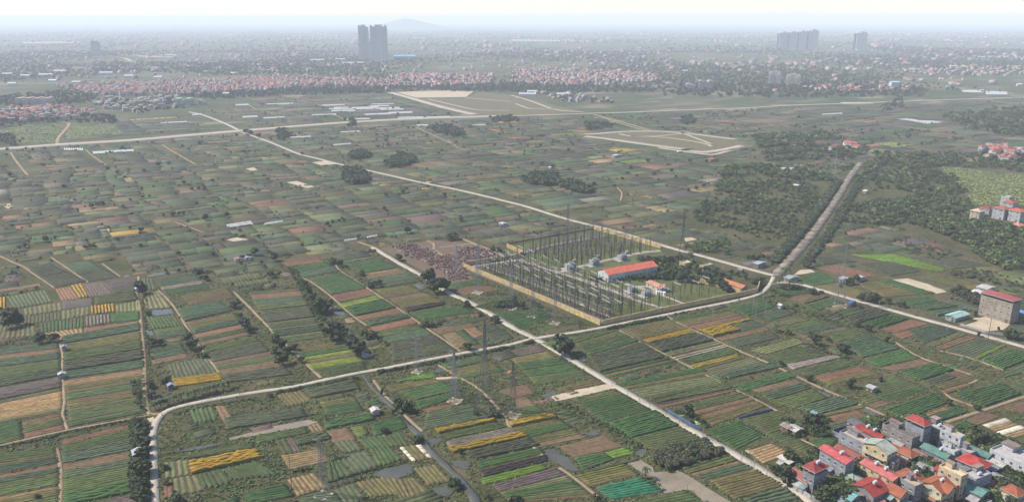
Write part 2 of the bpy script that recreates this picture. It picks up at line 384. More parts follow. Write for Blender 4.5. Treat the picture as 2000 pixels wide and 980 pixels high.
for z_, s in (('z3', '290,160 500,105 770,55 800,95 600,140 340,195'), ('z8', '970,185 1090,175 1250,220 1400,280 1310,295 1150,240'), ('m1', '0,520 70,508 135,540 60,550'),
              ('m1', '735,700 800,680 880,725 830,735'), ('m1', '1770,795 1850,775 1985,800 1850,812'), ('m1', '1915,235 1985,230 2010,250 1960,255'), ('m2', '240,345 320,335 460,380 400,390'),
              ('m2', '440,190 560,175 640,200 520,215'), ('f2', '1060,562 1500,548 1700,555 1640,600 1250,605'), ('m2', '1320,345 1350,335 1375,345 1350,352'), ('f4', '310,880 380,880 410,890 370,895'),
              ('z8', '200,150 250,110 330,105 370,125 290,140'), ('z8', '1490,528 1600,485 1700,475 1890,535 1840,575 1700,590'), ('m3', '1340,780 1400,775 1445,792 1360,808'),
              ('z2', '1380,10 1560,0 1590,15 1420,25'), ('z1', '1150,330 1200,315 1215,350 1190,375'), ('z3', '1820,575 1870,570 1890,590 1840,600')):
    patch('sand_lot', z_, s, 0.20, SA)
# the two graded building plots with their ring roads
M['graded'] = road_mat('graded_grass', (0.085, 0.085, 0.042), (0.13, 0.105, 0.06))
patch('graded_land', 'f2', '1250,610 1640,605 1750,560 2000,585 2560,715 2000,740 1720,735 1480,670', 0.16, M['graded'], excl=True)
patch('graded_land', 'f3', '580,885 870,862 1320,875 1750,925 1900,985 1500,1045 1150,985', 0.16, M['graded'], excl=True)
for s, w in (('f2:1060,562 1250,615 1480,680 1720,735', 22), ('f2:1350,615 1560,665 1740,700 1990,705', 7), ('f2:1640,605 1990,635', 6), ('f2:2000,585 2150,630 2340,695 2560,718', 8), ('f2:2030,650 2150,690 2340,690', 6),
             ('f3:570,890 700,885 870,870 1150,868 1330,878 1560,905 1750,928', 12), ('f3:575,905 700,918 940,952 1240,992 1400,1010 | m3:1330,90 1500,110 1700,85 1800,60', 15), ('m3:1150,75 1330,100 1560,130 1750,85', 8),
             ('f3:840,885 930,905 1200,915 1500,960 1560,985', 6), ('f3:930,905 1130,905 1330,885', 6), ('f3:1310,870 1560,965', 6)):
    road('road', s, w, 'highway', 0.27, step=15)
# ================================================================== FIELDS
#      colour (albedo), height, row spacing, bed share, soil between
CROP = {'g': ((0.048, 0.068, 0.028), .35, 1.5, .82),
        'G': ((0.031, 0.065, 0.025), .4, 1.5, .86),
        'd': ((0.043, 0.052, 0.034), .45, 1.4, .9),
        'k': ((0.044, 0.070, 0.043), .35, 1.6, .76),
        'l': ((0.115, 0.155, 0.022), .3, 2.0, .95),
        'o': ((0.075, 0.074, 0.032), .3, 1.5, .85),
        'y': ((0.205, 0.132, 0.014), .6, 1.4, .95),
        'b': ((0.100, 0.070, 0.048), .12, 1.4, .7),
        'r': ((0.130, 0.070, 0.048), .12, 1.4, .75),
        'p': ((0.076, 0.063, 0.068), .28, 1.4, .85),
        't': ((0.165, 0.120, 0.066), .2, 1.5, .75),
        'w': ((0.36, 0.34, 0.31), .35, 3.0, .9),
        'e': ((0.085, 0.103, 0.050), .3, 1.9, .68),
        'n': ((0.024, 0.020, 0.022), .5, 1.4, .9),
        's': ((0.115, 0.107, 0.103), .45, 1.4, .95),
        'c': ((0.065, 0.12, 0.018), .4, 1.6, .9),
        'K': ((0.018, 0.10, 0.062), .4, 1.5, .8),
        'm': ((0.058, 0.08, 0.024), .4, 1.6, 1.0)}
SOIL = (0.088, 0.064, 0.043)
def ridges(q, rows, h, fill, col, seg=1.7, along=True, base=0.0, jit=0.25):
    """raised crop rows over the quad q (four ground points, TL TR BR BL)"""
    A, B, C, D = [np.array(p) for p in q]
    if not along: A, B, C, D = A, D, C, B     # rows run down instead of across
    L = (np.linalg.norm(B - A) + np.linalg.norm(C - D)) / 2
    m = max(2, int(L / seg)); u = np.linspace(0.006, 0.994, m + 1)
    i = np.arange(rows)[:, None, None]; half = fill / 2
    prof = np.array([-half, -half * .72, half * .72, half])
    w = RNG.uniform(-.035, .035, (rows, m + 1, 1)) * fill + RNG.uniform(-.05, .05, (rows, 1, 1)) * fill
    v = (i + 0.5 + prof[None, None, :] + w) / rows
    uu = np.broadcast_to(u[None, :, None] + RNG.uniform(-.15, .15, (rows, m + 1, 1)) / m, v.shape)
    P = (1 - v)[..., None] * ((1 - uu)[..., None] * A + uu[..., None] * B) + v[..., None] * ((1 - uu)[..., None] * D + uu[..., None] * C)
    hz = h * (1 + RNG.uniform(-jit, jit, (rows, m + 1, 1))) * np.array([0, 1, 1, 0])[None, None, :]
    Z = base + hz + np.array([0.0, 0, 0, 0])[None, None, :]
    V = np.concatenate([P, Z[..., None]], -1).reshape(-1, 3)
    cj = 1 + RNG.uniform(-.2, .2, (rows, m + 1, 1)) + RNG.uniform(-.08, .08, (rows, 1, 1))
    Cc = (np.array(col)[None, None, None, :] * np.broadcast_to(cj[..., None], (rows, m + 1, 4, 1)) * (1 + RNG.uniform(-.1, .1, (rows, m + 1, 4, 3)))).reshape(-1, 3)
    idx = np.arange(rows * (m + 1) * 4).reshape(rows, m + 1, 4)
    F = [np.stack([idx[:, :-1, k], idx[:, 1:, k], idx[:, 1:, k + 1], idx[:, :-1, k + 1]], -1).reshape(-1, 4) for k in range(3)]
    F.append(np.stack([idx[:, 0, 0], idx[:, 0, 1], idx[:, 0, 2], idx[:, 0, 3]], -1)); F.append(np.stack([idx[:, -1, 3], idx[:, -1, 2], idx[:, -1, 1], idx[:, -1, 0]], -1))
    return V, np.concatenate(F), Cc
FIELD_POLYS = []
TOK = re.compile(r'([a-zA-Z])([\d.]*)(T?)(\|?)$')
NF = [0]
def field(zone, s):
    w = s.split(); q = [G(*zp(zone, tuple(float(v) for v in c.split(',')))) for c in w[:4]]; toks = [TOK.match(t).groups() for t in w[4:]]
    FIELD_POLYS.append(ccw(q)); NF[0] += 1; base = 0.07 + 0.0006 * NF[0]
    A, B, C, D = [np.array(p) for p in q]
    wt = [float(t[1] or 1) for t in toks]; tot = sum(wt); a = 0.0
    # soil of the whole block, with turned-up edges
    c0 = (A + B + C + D) / 4; ring = [tuple(p) for p in (D, C, B, A)]
    mb = MB().prism(ccw(ring), 0, base, jv(SOIL, .15)); root = mb.build('field', M['soil'], kind='structure')
    for t, wi in zip(toks, wt):
        v0, v1 = a / tot, (a + wi) / tot; a += wi
        col, h, sp, fill = CROP[t[0]]; col = jv(tuple(a * k for a, k in zip(col, (1.16, 1.05, .86))), .14); h *= random.uniform(.8, 1.2) * (1.9 if t[2] else 1)
        e = 0.014 if len(toks) > 1 else 0.0
        quad = [A + (D - A) * (v0 + e), B + (C - B) * (v0 + e), B + (C - B) * (v1 - e), A + (D - A) * (v1 - e)]
        along = not t[3]
        wid = (np.linalg.norm(quad[3] - quad[0]) + np.linalg.norm(quad[2] - quad[1])) / 2 if along else (np.linalg.norm(quad[1] - quad[0]) + np.linalg.norm(quad[2] - quad[3])) / 2
        ln = np.linalg.norm((quad[1] + quad[2]) / 2 - (quad[0] + quad[3]) / 2)
        rows = max(2, int(round(wid / (sp * (1.25 if not along else 1))))) if t[0] != 'w' else max(1, int(wid / 3))
        if not along: fill = min(fill, .72)
        V, F, Cc = ridges(quad, rows, h, fill, col, along=along, base=base, jit=.03 if t[0] == 'w' else .3 if h > .3 else .15)
        if t[0] == 'w': Cc = np.tile(np.array(col), (len(Cc), 1)) * (1 + RNG.uniform(-.05, .05, (len(Cc), 1)))
        if t[0] in 'yl':
            gm = RNG.random(len(Cc)) < .3; Cc[gm] = Cc[gm] * .45 + np.array((0.03, 0.045, 0.01))
        if t[0] == 'y':      # leafy stems under the blossom
            Cc[0::4] = np.array((0.07, 0.075, 0.02)); Cc[3::4] = np.array((0.07, 0.075, 0.02))
        o = link('crop_strip', arr_mesh('crop_strip', V, F, Cc, M['crop']), root); tag(o, kind='stuff')
FIELDS = '''
p 120,657 274,630 283,719 124,742 k1T o1 g1T d1T k.8T
p 125,743 282,720 288,806 134,836 t1 o1 o.6 G1 r.3 o1.2 g2 G.8
p -60,684 115,668 121,734 -60,768 k1 r.5 k1T g1.2 k1T
p -60,769 121,736 122,756 -60,793 p1 p1T
p -60,794 123,757 121,803 -60,838 o.4 t2 e.4
p -60,840 40,822 45,857 -60,884 G1 g.6
p 43,822 119,806 129,837 48,856 r.3 o1 g.6 r.7
p -60,892 109,872 116,904 -60,936 g1 o.6 k1
p -60,938 117,906 118,945 -60,980 r.5 k1 g1 g1
p -60,982 118,948 116,990 -60,1025 t.3 o.6 g1
p 119,860 271,825 271,832 121,868 r1
p 122,869 272,834 272,877 121,906 g1 k1.2T
p 121,907 262,880 268,893 122,920 b
p 122,921 270,894 272,906 122,934 k
p 122,936 272,907 272,935 122,964 g2
p 122,966 272,937 272,959 122,988 G1T
p 170,988 272,961 275,1005 140,1010 p1
z5 210,90 390,60 680,200 430,250 d1 d1
z5 480,60 700,40 930,170 690,205 k1 d1
z5 50,320 360,270 415,360 115,415 k| 
z5 430,260 550,240 620,330 480,350 r|
z5 550,235 640,220 695,320 620,330 y|
z5 640,220 790,205 880,300 695,320 p|
z5 800,210 1075,170 1060,280 885,298 p1 d1
z5 485,352 730,322 733,385 492,420 p1
z5 738,325 1058,288 1085,345 742,383 g1T
z5 180,412 480,367 490,422 190,470 e|
z5 480,432 703,396 704,456 482,500 e|
z5 706,396 890,377 900,440 712,455 y|
z5 900,387 1085,352 1092,428 906,440 e|
z5 190,472 478,440 480,500 190,535 g|
z5 315,525 660,482 655,560 320,600 G|
z5 665,477 860,456 865,520 670,550 s|
z5 866,460 1092,432 1098,498 870,520 G
z5 655,562 1093,507 1093,575 652,630 r1
z5 340,602 648,562 648,632 480,657 t|
z5 0,540 270,545 285,620 -40,655 e|
z5 -60,335 45,325 48,415 -60,425 y|
z5 1115,180 1195,175 1222,262 1130,268 k|
z5 1222,195 1530,150 1640,250 1290,308 k1.5 s.8 G1
z5 1112,292 1238,278 1336,403 1122,418 e|
z5 1142,482 1358,462 1428,545 1192,570 G|
z5 1200,577 1438,547 1488,600 1230,660 g1 k1
z5 1412,310 1770,247 1840,320 1482,380 o1.2 b.8T
z5 1382,412 1718,352 1820,430 1442,515 k2 k1T
z5 1452,522 1828,447 1965,610 1575,698 t.3 o1 k1T r.7 g.8 b.5
p 396,680 500,656 572,733 441,750 g.9 d1.5 b.5T g.7 b.8 d1.2T
z5 1170,722 1418,682 1478,790 1180,850 k1.3 b.5
z5 1312,850 1615,792 1705,915 1350,978 k|
p 335,741 432,728 436,742 336,757 y1
p 336,758 437,743 443,752 340,768 o1
p 485,572 585,564 638,660 548,674 o.5 r.7 k1.2 g1T d2T g1 k1.2T g1T
p 572,682 672,665 710,705 608,722 o1 G.8 l.6 o.6 l1
p 608,723 710,706 716,722 642,737 g1
z6 170,30 490,5 540,45 240,80 b1 r1
z6 280,92 540,47 658,118 360,170 G1 k1
z6 430,182 678,132 868,248 592,298 G1
z6 592,307 870,257 930,300 622,360 r1 b.6
z6 642,380 940,312 990,333 690,400 l1
z6 692,405 990,340 1090,405 770,470 G1T
z6 772,475 1100,412 1150,438 812,503 r1
z6 842,510 1160,452 1218,480 890,545 k1T
z6 842,570 1220,487 1268,518 890,600 r1
z6 902,605 1250,532 1390,610 1050,678 g1 k1.2
z6 1060,682 1398,617 1575,740 1064,828 d2 d2
z6 690,62 960,22 1108,90 830,135 G1
z6 842,140 1108,97 1188,130 880,180 t.4 b1
z6 902,185 1188,137 1298,200 990,250 k1 d1
z6 932,267 1198,232 1470,358 1150,408 o1.2 b.5 o1
z6 1152,410 1475,360 1475,382 1182,440 n1T
z6 1200,442 1600,392 1715,440 1302,498 G1
z6 1462,530 1800,477 1818,495 1500,550 k1
z6 1372,570 1690,522 1728,550 1432,608 b1
z6 1452,612 1556,592 1668,670 1570,730 t1
z6 1562,587 1618,572 1750,688 1680,690 G1
z6 1624,570 1720,557 1798,610 1700,640 t1
z6 1745,562 1858,537 2015,640 1870,690 d1
z6 1482,232 1690,192 1930,260 1642,308 G.5 b.8
z6 1702,400 1980,302 2078,400 1862,440 g1
z7 -128,442 215,422 325,470 70,590 G1 G1
z7 205,572 490,512 558,540 272,618 G.6 o.6 b.4
z6 1235,940 1388,905 1418,942 1085,985 c1
z2 1000,80 1400,22 1478,42 1062,115 o1
z2 1112,117 1480,47 1558,110 1252,185 G1
z2 1252,195 1520,142 1556,167 1262,263 G1
z2 1282,262 1588,202 1608,215 1342,280 r1
z2 1332,285 1680,217 1828,315 1302,420 k1 k1
z2 1392,420 1850,332 1878,350 1432,445 y1T
z2 1442,457 1880,357 1958,395 1502,490 g1
z2 1482,510 1978,402 2058,438 1502,558 s1
z2 1502,566 2060,442 2140,470 1532,600 y1T
z2 1642,600 2138,482 2218,540 1722,650 d1T
z2 1722,666 2228,552 2258,600 1752,720 G1
z2 1752,736 2268,612 2288,660 1782,785 n1
z2 1752,800 2250,682 2284,720 1772,850 c1
z2 1852,850 2348,712 2428,765 1902,900 p1
z2 1902,906 2428,772 2640,940 1990,985 e.6 G1 g1 r.3
z6 1442,850 1740,777 1828,820 1492,890 G.7 r.2 G.6
z6 1502,892 1838,827 1940,900 1592,960 o1 G.4
z3 -110,115 105,60 185,125 20,170 b1
z3 22,172 108,157 278,288 52,330 b1 g1
z3 -28,362 308,292 356,320 -8,395 y1T
z3 2,407 368,337 468,395 102,488 o.8 G1
z3 122,497 473,407 578,475 192,553 o1 b.6
z3 362,547 728,462 876,545 482,635 b1
z3 484,638 718,594 796,650 552,738 G1
z3 722,602 880,557 966,600 802,640 c1
z3 562,740 985,645 1000,655 592,752 d1
z3 502,777 878,688 1008,770 612,860 l.2 o1.5
z3 652,872 1008,787 1188,900 775,965 K1
z3 900,990 1368,892 1475,960 960,1050 g1
z7 -10,745 200,692 268,740 -10,795 p1
z7 -10,800 278,747 640,948 180,1000 o1 G1 G1 g1
z3 342,97 640,22 718,50 372,120 o1 b.5
z3 482,192 800,107 876,140 540,213 g1
z3 532,217 880,142 1098,265 732,360 G1 G1
z3 752,367 1118,267 1308,385 932,480 G1.6T
z3 942,482 1310,387 1536,510 1102,578 g1 g1
z3 1032,642 1240,562 1290,560 1100,652 g1
z3 1312,722 1688,602 1758,655 1392,758 g1 o.4
z3 1394,762 1768,662 1898,715 1532,808 t.3 k1
z3 1542,817 1908,727 2128,850 1742,962 o1
z3 1810,965 2130,862 2250,960 1900,1030 k1T
z7 222,682 700,582 838,580 312,730 g1
z7 492,682 838,587 998,665 602,778 o.5 g1 G.5 b.3 G1
z7 594,790 1008,682 1198,790 682,908 d2T
z7 692,920 1218,802 1300,832 762,962 G.6 r.7 G.8 b.5
z3 802,62 1478,-68 1556,-20 882,100 G1 o.6
z3 922,107 1598,-8 1658,40 1032,170 e1.5
z3 1042,187 1658,42 1738,90 1122,213 g1T
z3 1124,217 1738,97 1758,110 1182,248 p.6 t.6 r.3
z3 1402,217 1778,127 1908,180 1442,298 g1 r.5
z3 1452,312 1918,192 1988,230 1562,388 r.5 o1 o.6
z3 1502,417 1778,352 1976,460 1742,578 G1
z3 1792,332 2078,267 2258,370 2002,450 g1
z3 1834,582 2028,522 2176,600 1962,680 t1
z4 -18,452 108,432 468,600 382,650 g1
z4 312,502 508,462 618,560 482,588 G1
z7 862,582 1218,497 1386,565 1002,650 o1
z7 1012,657 1388,572 1438,598 1062,678 y1
z7 1064,687 1438,607 1576,660 1172,753 d2T
z7 1184,762 1588,667 1648,688 1222,788 e1
z7 1252,797 1658,697 1698,708 1282,815 w.2 b.5 w.2
z7 1304,822 1708,717 1776,750 1382,848 g1
z7 1392,857 1758,772 1806,800 1462,893 y.8 o.5
z7 1474,897 1878,792 1998,850 1622,963 e1 k1
z3 1592,2 2088,-118 2158,-80 1702,18 k1T
z3 1722,82 2158,-38 2228,0 1822,118 G1
z4 -148,102 228,22 268,50 -60,128 b1
z4 -58,142 248,52 338,95 12,188 k1
z4 2,197 358,107 468,165 212,248 g1
z4 222,252 558,157 716,215 402,298 k1T
z4 404,302 738,222 768,240 422,318 o1
z4 402,332 698,267 788,310 452,393 r.6 b1
z4 462,402 798,312 838,330 512,428 G1
z7 1232,502 1678,417 1796,460 1372,545 G.6 o1 b.5
z7 1372,552 1788,467 1826,480 1442,573 r1
z7 1442,582 1858,487 1878,500 1472,588 y1
z7 1482,592 1698,547 1788,585 1572,633 y1T
z7 1712,542 1888,502 1976,545 1802,588 k1
z7 1592,642 1998,552 2008,580 1642,663 b1
z7 1664,677 2018,597 2098,640 1752,718 d1
z8 -148,742 238,642 278,680 2,765 e1
z8 2,772 268,712 448,770 152,848 g1
z8 134,852 538,772 588,790 192,888 s1
z8 202,902 598,802 716,840 322,938 g1
z8 362,947 718,862 876,920 482,1010 r1 o1
z4 674,92 1008,2 1266,105 932,193 g2 G1
z4 724,192 838,162 956,210 832,248 g.6 b.6
z4 894,267 1288,132 1398,210 1082,328 G3
z4 1084,332 1398,237 1436,250 1132,348 t1
z4 1174,347 1458,252 1566,280 1352,348 G1T
z8 72,262 268,252 336,290 62,318 G1
z8 162,332 318,292 368,310 262,358 b1
z8 242,362 448,302 478,320 282,378 o1T
z8 284,392 498,332 586,370 382,428 G1
z8 -40,432 158,422 188,460 -20,500 k1
z7 1692,407 1978,347 2056,400 1842,468 G1
z8 -138,472 58,412 198,450 2,518 k1
z8 2,532 218,472 328,500 62,558 e1
z8 102,562 348,502 596,545 302,608 g1 k1
z8 402,602 618,552 638,565 422,613 p1
z8 432,618 638,567 796,610 562,668 g1
z8 584,682 788,612 1026,725 732,798 k2T
z8 744,812 1038,737 1196,800 872,868 G2
z8 874,877 1188,802 1288,840 1002,898 b1
z8 1024,912 1288,842 1456,890 1182,978 G1T
z8 1192,987 1478,897 1656,960 1382,1040 b1 o1
z8 584,482 828,412 956,460 702,528 d2T
z8 744,527 948,467 1108,490 862,568 G1T
z8 874,577 1118,497 1256,530 982,598 r1
z8 964,607 1108,582 1168,600 1052,648 r1
z8 1104,592 1288,537 1476,590 1212,688 k2
z8 1244,702 1498,597 1556,615 1302,708 o1
z8 1304,712 1558,618 1636,640 1372,728 b1T
z8 1384,737 1638,647 1866,700 1642,808 k3 c.6
z8 1664,817 1898,732 2096,780 1842,888 G2T
z8 1794,942 2098,802 2196,850 1852,950 k1
z4 1444,147 1798,62 1976,140 1692,243 G3T
z4 1342,112 1558,52 1596,75 1392,138 r1 o1
z4 1192,47 1398,-8 1476,10 1272,88 d1
z4 1804,242 1998,192 2096,230 1992,288 b1
z4 1534,352 1688,277 1816,310 1642,378 b1
z4 1662,377 1838,322 2080,440 1902,488 w1 t1 w1 t1
z4 1444,387 1538,347 1636,385 1562,408 G1
z8 232,192 398,122 556,200 352,238 G1
z8 384,95 558,67 886,160 622,165 r1
z8 704,60 956,42 1186,120 952,163 d1
z8 284,10 558,7 696,45 432,68 d1
z8 644,-10 996,-10 1416,110 1342,125 c1 c1
z8 1054,8 1348,5 1746,80 1432,100 d1
z8 364,235 558,217 846,300 684,330 o1
z8 704,222 850,195 1196,300 904,320 o1 o1
z8 864,195 958,187 1306,293 1202,300 G1
z8 1004,340 1248,322 1326,350 1102,388 G1
z8 1112,397 1328,362 1486,395 1242,428 k1T
z8 1252,437 1498,402 1596,430 1322,458 G1
z8 1150,165 1390,145 1990,310 1720,290 o1 o1
z2 160,145 350,110 435,195 245,240 o|
z2 360,110 770,30 815,100 440,170 d1T
z2 500,205 770,160 850,270 560,310 o.5 G1
z2 520,370 920,290 930,340 550,415 G1T
z2 550,430 710,400 785,490 600,520 b1
z2 740,400 850,385 880,450 790,480 m1
z2 890,380 1130,310 1190,400 920,465 G1
z2 610,520 770,495 830,570 690,600 k|
z2 790,490 1130,440 1200,540 880,570 G|
z2 880,560 1040,540 1140,650 960,710 G|
z2 650,640 860,590 960,700 770,765 k|
z2 560,690 650,650 760,770 570,830 G|
z2 1120,555 1150,550 1250,660 1220,665 w1
z2 1160,552 1230,535 1340,640 1260,660 o|
z2 1240,535 1290,530 1375,635 1345,640 w1
z2 1230,720 1400,690 1520,820 1340,850 o|
z2 1150,800 1230,790 1350,900 1210,945 o|
z2 1010,800 1140,800 1210,945 1130,960 o|
z2 780,830 1000,790 1120,920 890,945 o|
z2 610,890 770,840 860,960 700,1010 k|
z2 340,940 600,890 700,1010 380,1030 k1
z2 240,810 450,760 560,870 320,940 t|
z2 -110,910 230,840 300,940 -60,1010 G1 G1T
z2 190,620 510,570 580,660 260,730 t1
z2 150,510 230,490 300,600 220,620 g|
z2 240,490 285,485 355,590 305,600 p|
z2 280,500 540,425 590,490 330,545 d1T
z2 0,470 390,395 420,440 0,525 g1
z2 400,385 490,365 540,430 440,440 t|
z2 -250,330 360,255 405,315 -240,420 d1T
z1 1280,640 1800,545 1990,520 1990,560 1500,640 g1
z1 1470,680 2000,575 2055,640 1495,765 y1T
z1 1280,675 1470,655 1490,770 1290,800 e|
z1 1350,800 1540,770 1600,890 1360,935 e|
z1 1275,810 1340,805 1350,940 1280,950 r|
z1 1550,770 1720,725 1810,830 1590,880 G|
z1 1730,730 2000,665 2180,770 1830,810 G|
z1 1480,270 1660,235 1700,340 1520,370 G|
z1 1680,235 1750,225 1830,350 1750,375 b|
z3 1560,20 1570,20 1580,25 1570,25 g1
'''
for ln in FIELDS.strip().split('\n'):
    w = ln.split()
    cs = [t for t in w[1:] if ',' in t]; tk = [t for t in w[1:] if ',' not in t]
    if len(cs) > 4: cs = [cs[0], cs[-3] if False else cs[2], cs[3], cs[4]]
    field(w[0], ' '.join(cs[:4] + tk))

# ---- the wider farmland, parcel by parcel
A1, A2 = math.radians(30.5), math.radians(-57)
E1 = np.array((math.cos(A1), math.sin(A1))); E2 = np.array((math.cos(A2), math.sin(A2)))
RP = np.array([[*a, *b, w] for a, b, w in SEGS])
def road_clear(p, extra):
    R_ = RP[(np.abs(RP[:, 0] - p[0]) < 60) & (np.abs(RP[:, 1] - p[1]) < 60)]
    if not len(R_): return True
    ax, ay, bx, by, w = R_.T; dx, dy = bx - ax, by - ay
    t = np.clip(((p[0] - ax) * dx + (p[1] - ay) * dy) / (dx * dx + dy * dy + 1e-9), 0, 1)
    return np.all(np.hypot(p[0] - ax - t * dx, p[1] - ay - t * dy) > w + extra)
KEEP = []     # yards where no parcel is laid: substation, cemetery, woods, villages
def keep(zone, s): KEEP.append(ccw(gpts(zone, s)))
keep('p', '895,520 1012,500 985,478 1165,440 1300,480 1330,520 1375,545 1500,560 1480,585 1172,645')
keep('p', '728,484 830,468 905,470 1000,495 960,505 910,520 930,545 880,570')
keep('p', '1535,850 1600,845 1690,820 1790,815 1850,830 2060,850 2060,1000 1560,1000')
keep('p', '1325,440 1420,330 1480,318 1560,345 1630,350 1600,405 1560,462 1500,474 1420,455')
keep('p', '1620,415 1640,400 1720,370 1820,320 1880,360 1900,380 1885,410 1990,470 2060,500 2060,530 1960,530 1900,500 1830,455 1740,440')
PAL = [('d', .34), ('g', .20), ('o', .12), ('k', .14), ('b', .075), ('p', .05), ('G', .055), ('e', .03), ('r', .022), ('t', .008), ('y', .005), ('s', .006), ('c', .006)]
PK = [k for k, _ in PAL]; PW = [w for _, w in PAL]
def bb(f):
    x = [p[0] for p in f]; y = [p[1] for p in f]; return (min(x), max(x), min(y), max(y), f)
def in_any(p, boxes):
    x, y = p[0], p[1]
    for b in boxes:
        if b[0] < x < b[1] and b[2] < y < b[3] and inside((x, y), b[4]): return True
    return False
def plot_clear(q):
    c = sum(q) / 4; r = max(np.linalg.norm(p - c) for p in q)
    if road_clear(c, r + .5): return True
    n1 = int(np.linalg.norm(q[1] - q[0]) / 2.5) + 2; n2 = int(np.linalg.norm(q[3] - q[0]) / 2.5) + 2
    return all(road_clear((1 - v) * ((1 - u) * q[0] + u * q[1]) + v * ((1 - u) * q[3] + u * q[2]), .4) for u in np.linspace(0, 1, n1) for v in np.linspace(0, 1, n2))
PLOTS = []
def farmland(poly_px, blk, thin, row_until, part_max=250, mute=0.5, drop=0.05, track=False):
    poly = ccw(gpts('p', poly_px)); P = np.array(poly); inv = np.linalg.inv(np.stack([E1, E2], 1)); ab = (inv @ P.T).T
    BK = [bb(f) for f in KEEP + EXCL]; BF = [bb(f) for f in FIELD_POLYS]; a0, a1 = ab[:, 0].min(), ab[:, 0].max(); b0, b1 = ab[:, 1].min(), ab[:, 1].max(); plots = []
    a = a0
    while a < a1:
        W = random.uniform(*blk); b = b0 + random.uniform(0, 10)
        while b < b1:
            d_ = random.uniform(*thin)
            if random.random() < .25: d_ *= 1.8
            sub = random.choice((1, 1, 1, 2, 2)); cuts = sorted([random.uniform(.2, .8) for _ in range(sub - 1)]); cuts = [0] + cuts + [1]
            for k in range(sub):
                wob = 7 * math.sin(b * .017 + a * .004) + 4 * math.sin(b * .041 + a * .006); x0, x1 = a + W * cuts[k] + .4 + wob, a + W * cuts[k + 1] - .3 + wob
                c = E1 * (x0 + x1) / 2 + E2 * (b + d_ / 2)
                if x1 - x0 < 4 or random.random() < drop: continue
                t_ = tuple(c)
                if not inside(t_, poly) or in_any(t_, BK): continue
                q = [E1 * x0 + E2 * (b + .3), E1 * x1 + E2 * (b + .3), E1 * x1 + E2 * (b + d_ - .3), E1 * x0 + E2 * (b + d_ - .3)]
                tst = q + [c] + [(q[i] + q[(i + 1) % 4]) / 2 for i in range(4)]
                if any(in_any(p, BF) for p in tst[:5]): continue
                if not plot_clear(q): continue
                plots.append((q, math.hypot(*c)))
                if track: BF.append(bb(ccw([tuple(p) for p in q])))
            b += d_ + (random.uniform(.2, 1.2) if random.random() < .8 else 2.5)
        a += W + random.uniform(.5, 2.0)
    PLOTS.extend(plots); plots.sort(key=lambda t: t[1]); root = None; rest = []
    parts = []
    for i, (q, dist) in enumerate(plots):
        t = random.choices(PK, PW)[0]; col, h, sp, fill = CROP[t]; col = np.array(jv(tuple(a * k * .98 for a, k in zip(col, (1.10, .99, .84))), .22)); g = col.mean()
        col = col * (1 - mute * .35) + np.array((g * 1.08, g * 1.0, g * .85)) * mute * .35
        wid = np.linalg.norm(q[3] - q[0]); al = random.random() > .3
        if not al: wid = np.linalg.norm(q[1] - q[0])
        h *= random.uniform(.7, 1.5)
        if dist < row_until: r = ridges(q, max(2, int(wid / (sp * 1.5))), h, min(.95, fill + .1), col, seg=6.0, along=al, base=0.06, jit=.35)
        else: r = ridges(q, max(1, int(wid / 9)), h, .97, col, seg=14.0, along=al, base=0.05, jit=.35)
        if i < part_max: parts.append(r)
        else: rest.append(r)
    n = 0; V, F, C = [], [], []
    mb = MB()
    FIELD_POLYS.extend(ccw([tuple(p) for p in q]) for q, d_ in plots)
    for q, d_ in plots: mb.prism(ccw([tuple(p) for p in q]), 0.0, 0.045, jv(SOIL, .2))
    root = mb.build('farmland', M['soil'], kind='structure')
    for r in parts: tag(link('field_plot', arr_mesh('field_plot', *r, M['crop']), root), kind='stuff')
    if rest:
        for v, f, c in rest: V.append(v); F.append(f + n); C.append(c); n += len(v)
        tag(link('field_plots', arr_mesh('field_plots', np.concatenate(V), np.concatenate(F), np.concatenate(C), M['crop']), root), kind='stuff')
    return len(plots)
nA = farmland('-60,300 470,262 690,330 800,350 1040,410 1165,442 985,480 905,470 728,482 480,545 275,540 275,640 -60,665', (18, 36), (8, 17), 560, 300)
nB = farmland('480,540 728,484 1045,662 705,728 310,806 285,700 275,545', (20, 34), (6, 12), 700, 120)
nC = farmland('-60,640 290,640 300,830 300,1000 -60,1000', (30, 45), (5, 9), 700, 60)
nD = farmland('305,830 705,735 1045,664 1560,965 1590,1000 305,1000', (20, 32), (5, 9), 700, 120)
nE = farmland('1050,660 1500,570 1575,562 2060,695 2060,830 1830,828 1700,815 1560,905 1530,940 1190,745', (20, 34), (5, 10), 700, 120)
nF = farmland('1530,535 1620,430 1740,445 1900,505 2060,535 2060,690 1575,556', (24, 40), (8, 16), 600, 80)
nG = farmland('490,258 975,232 1160,228 1300,262 1130,270 1290,300 1480,290 1420,330 1330,430 1430,470 1500,480 1510,530 1340,488 1030,402 700,330', (26, 50), (8, 17), 520, 300)
nH = farmland('-60,288 470,253 540,246 975,224 760,182 520,186 400,222 130,243 -60,246', (40, 80), (8, 22), 300, 200, mute=.8)
nI = farmland('1170,224 1720,205 1980,196 2060,196 2060,330 1900,320 1700,345 1640,370 1500,320 1490,280 1290,255', (40, 80), (14, 34), 300, 250, mute=.8, drop=.2)
for pp in ('305,830 705,735 1045,664 1560,965 1590,1000 305,1000', '1050,660 1500,570 1575,562 2060,695 2060,830 1830,828 1700,815 1560,905 1530,940 1190,745', '480,540 728,484 1045,662 705,728 310,806 285,700 275,545', '-60,560 290,560 300,830 300,1000 -60,1000'):
    farmland(pp, (6, 13), (3, 6), 700, 100, drop=.25)
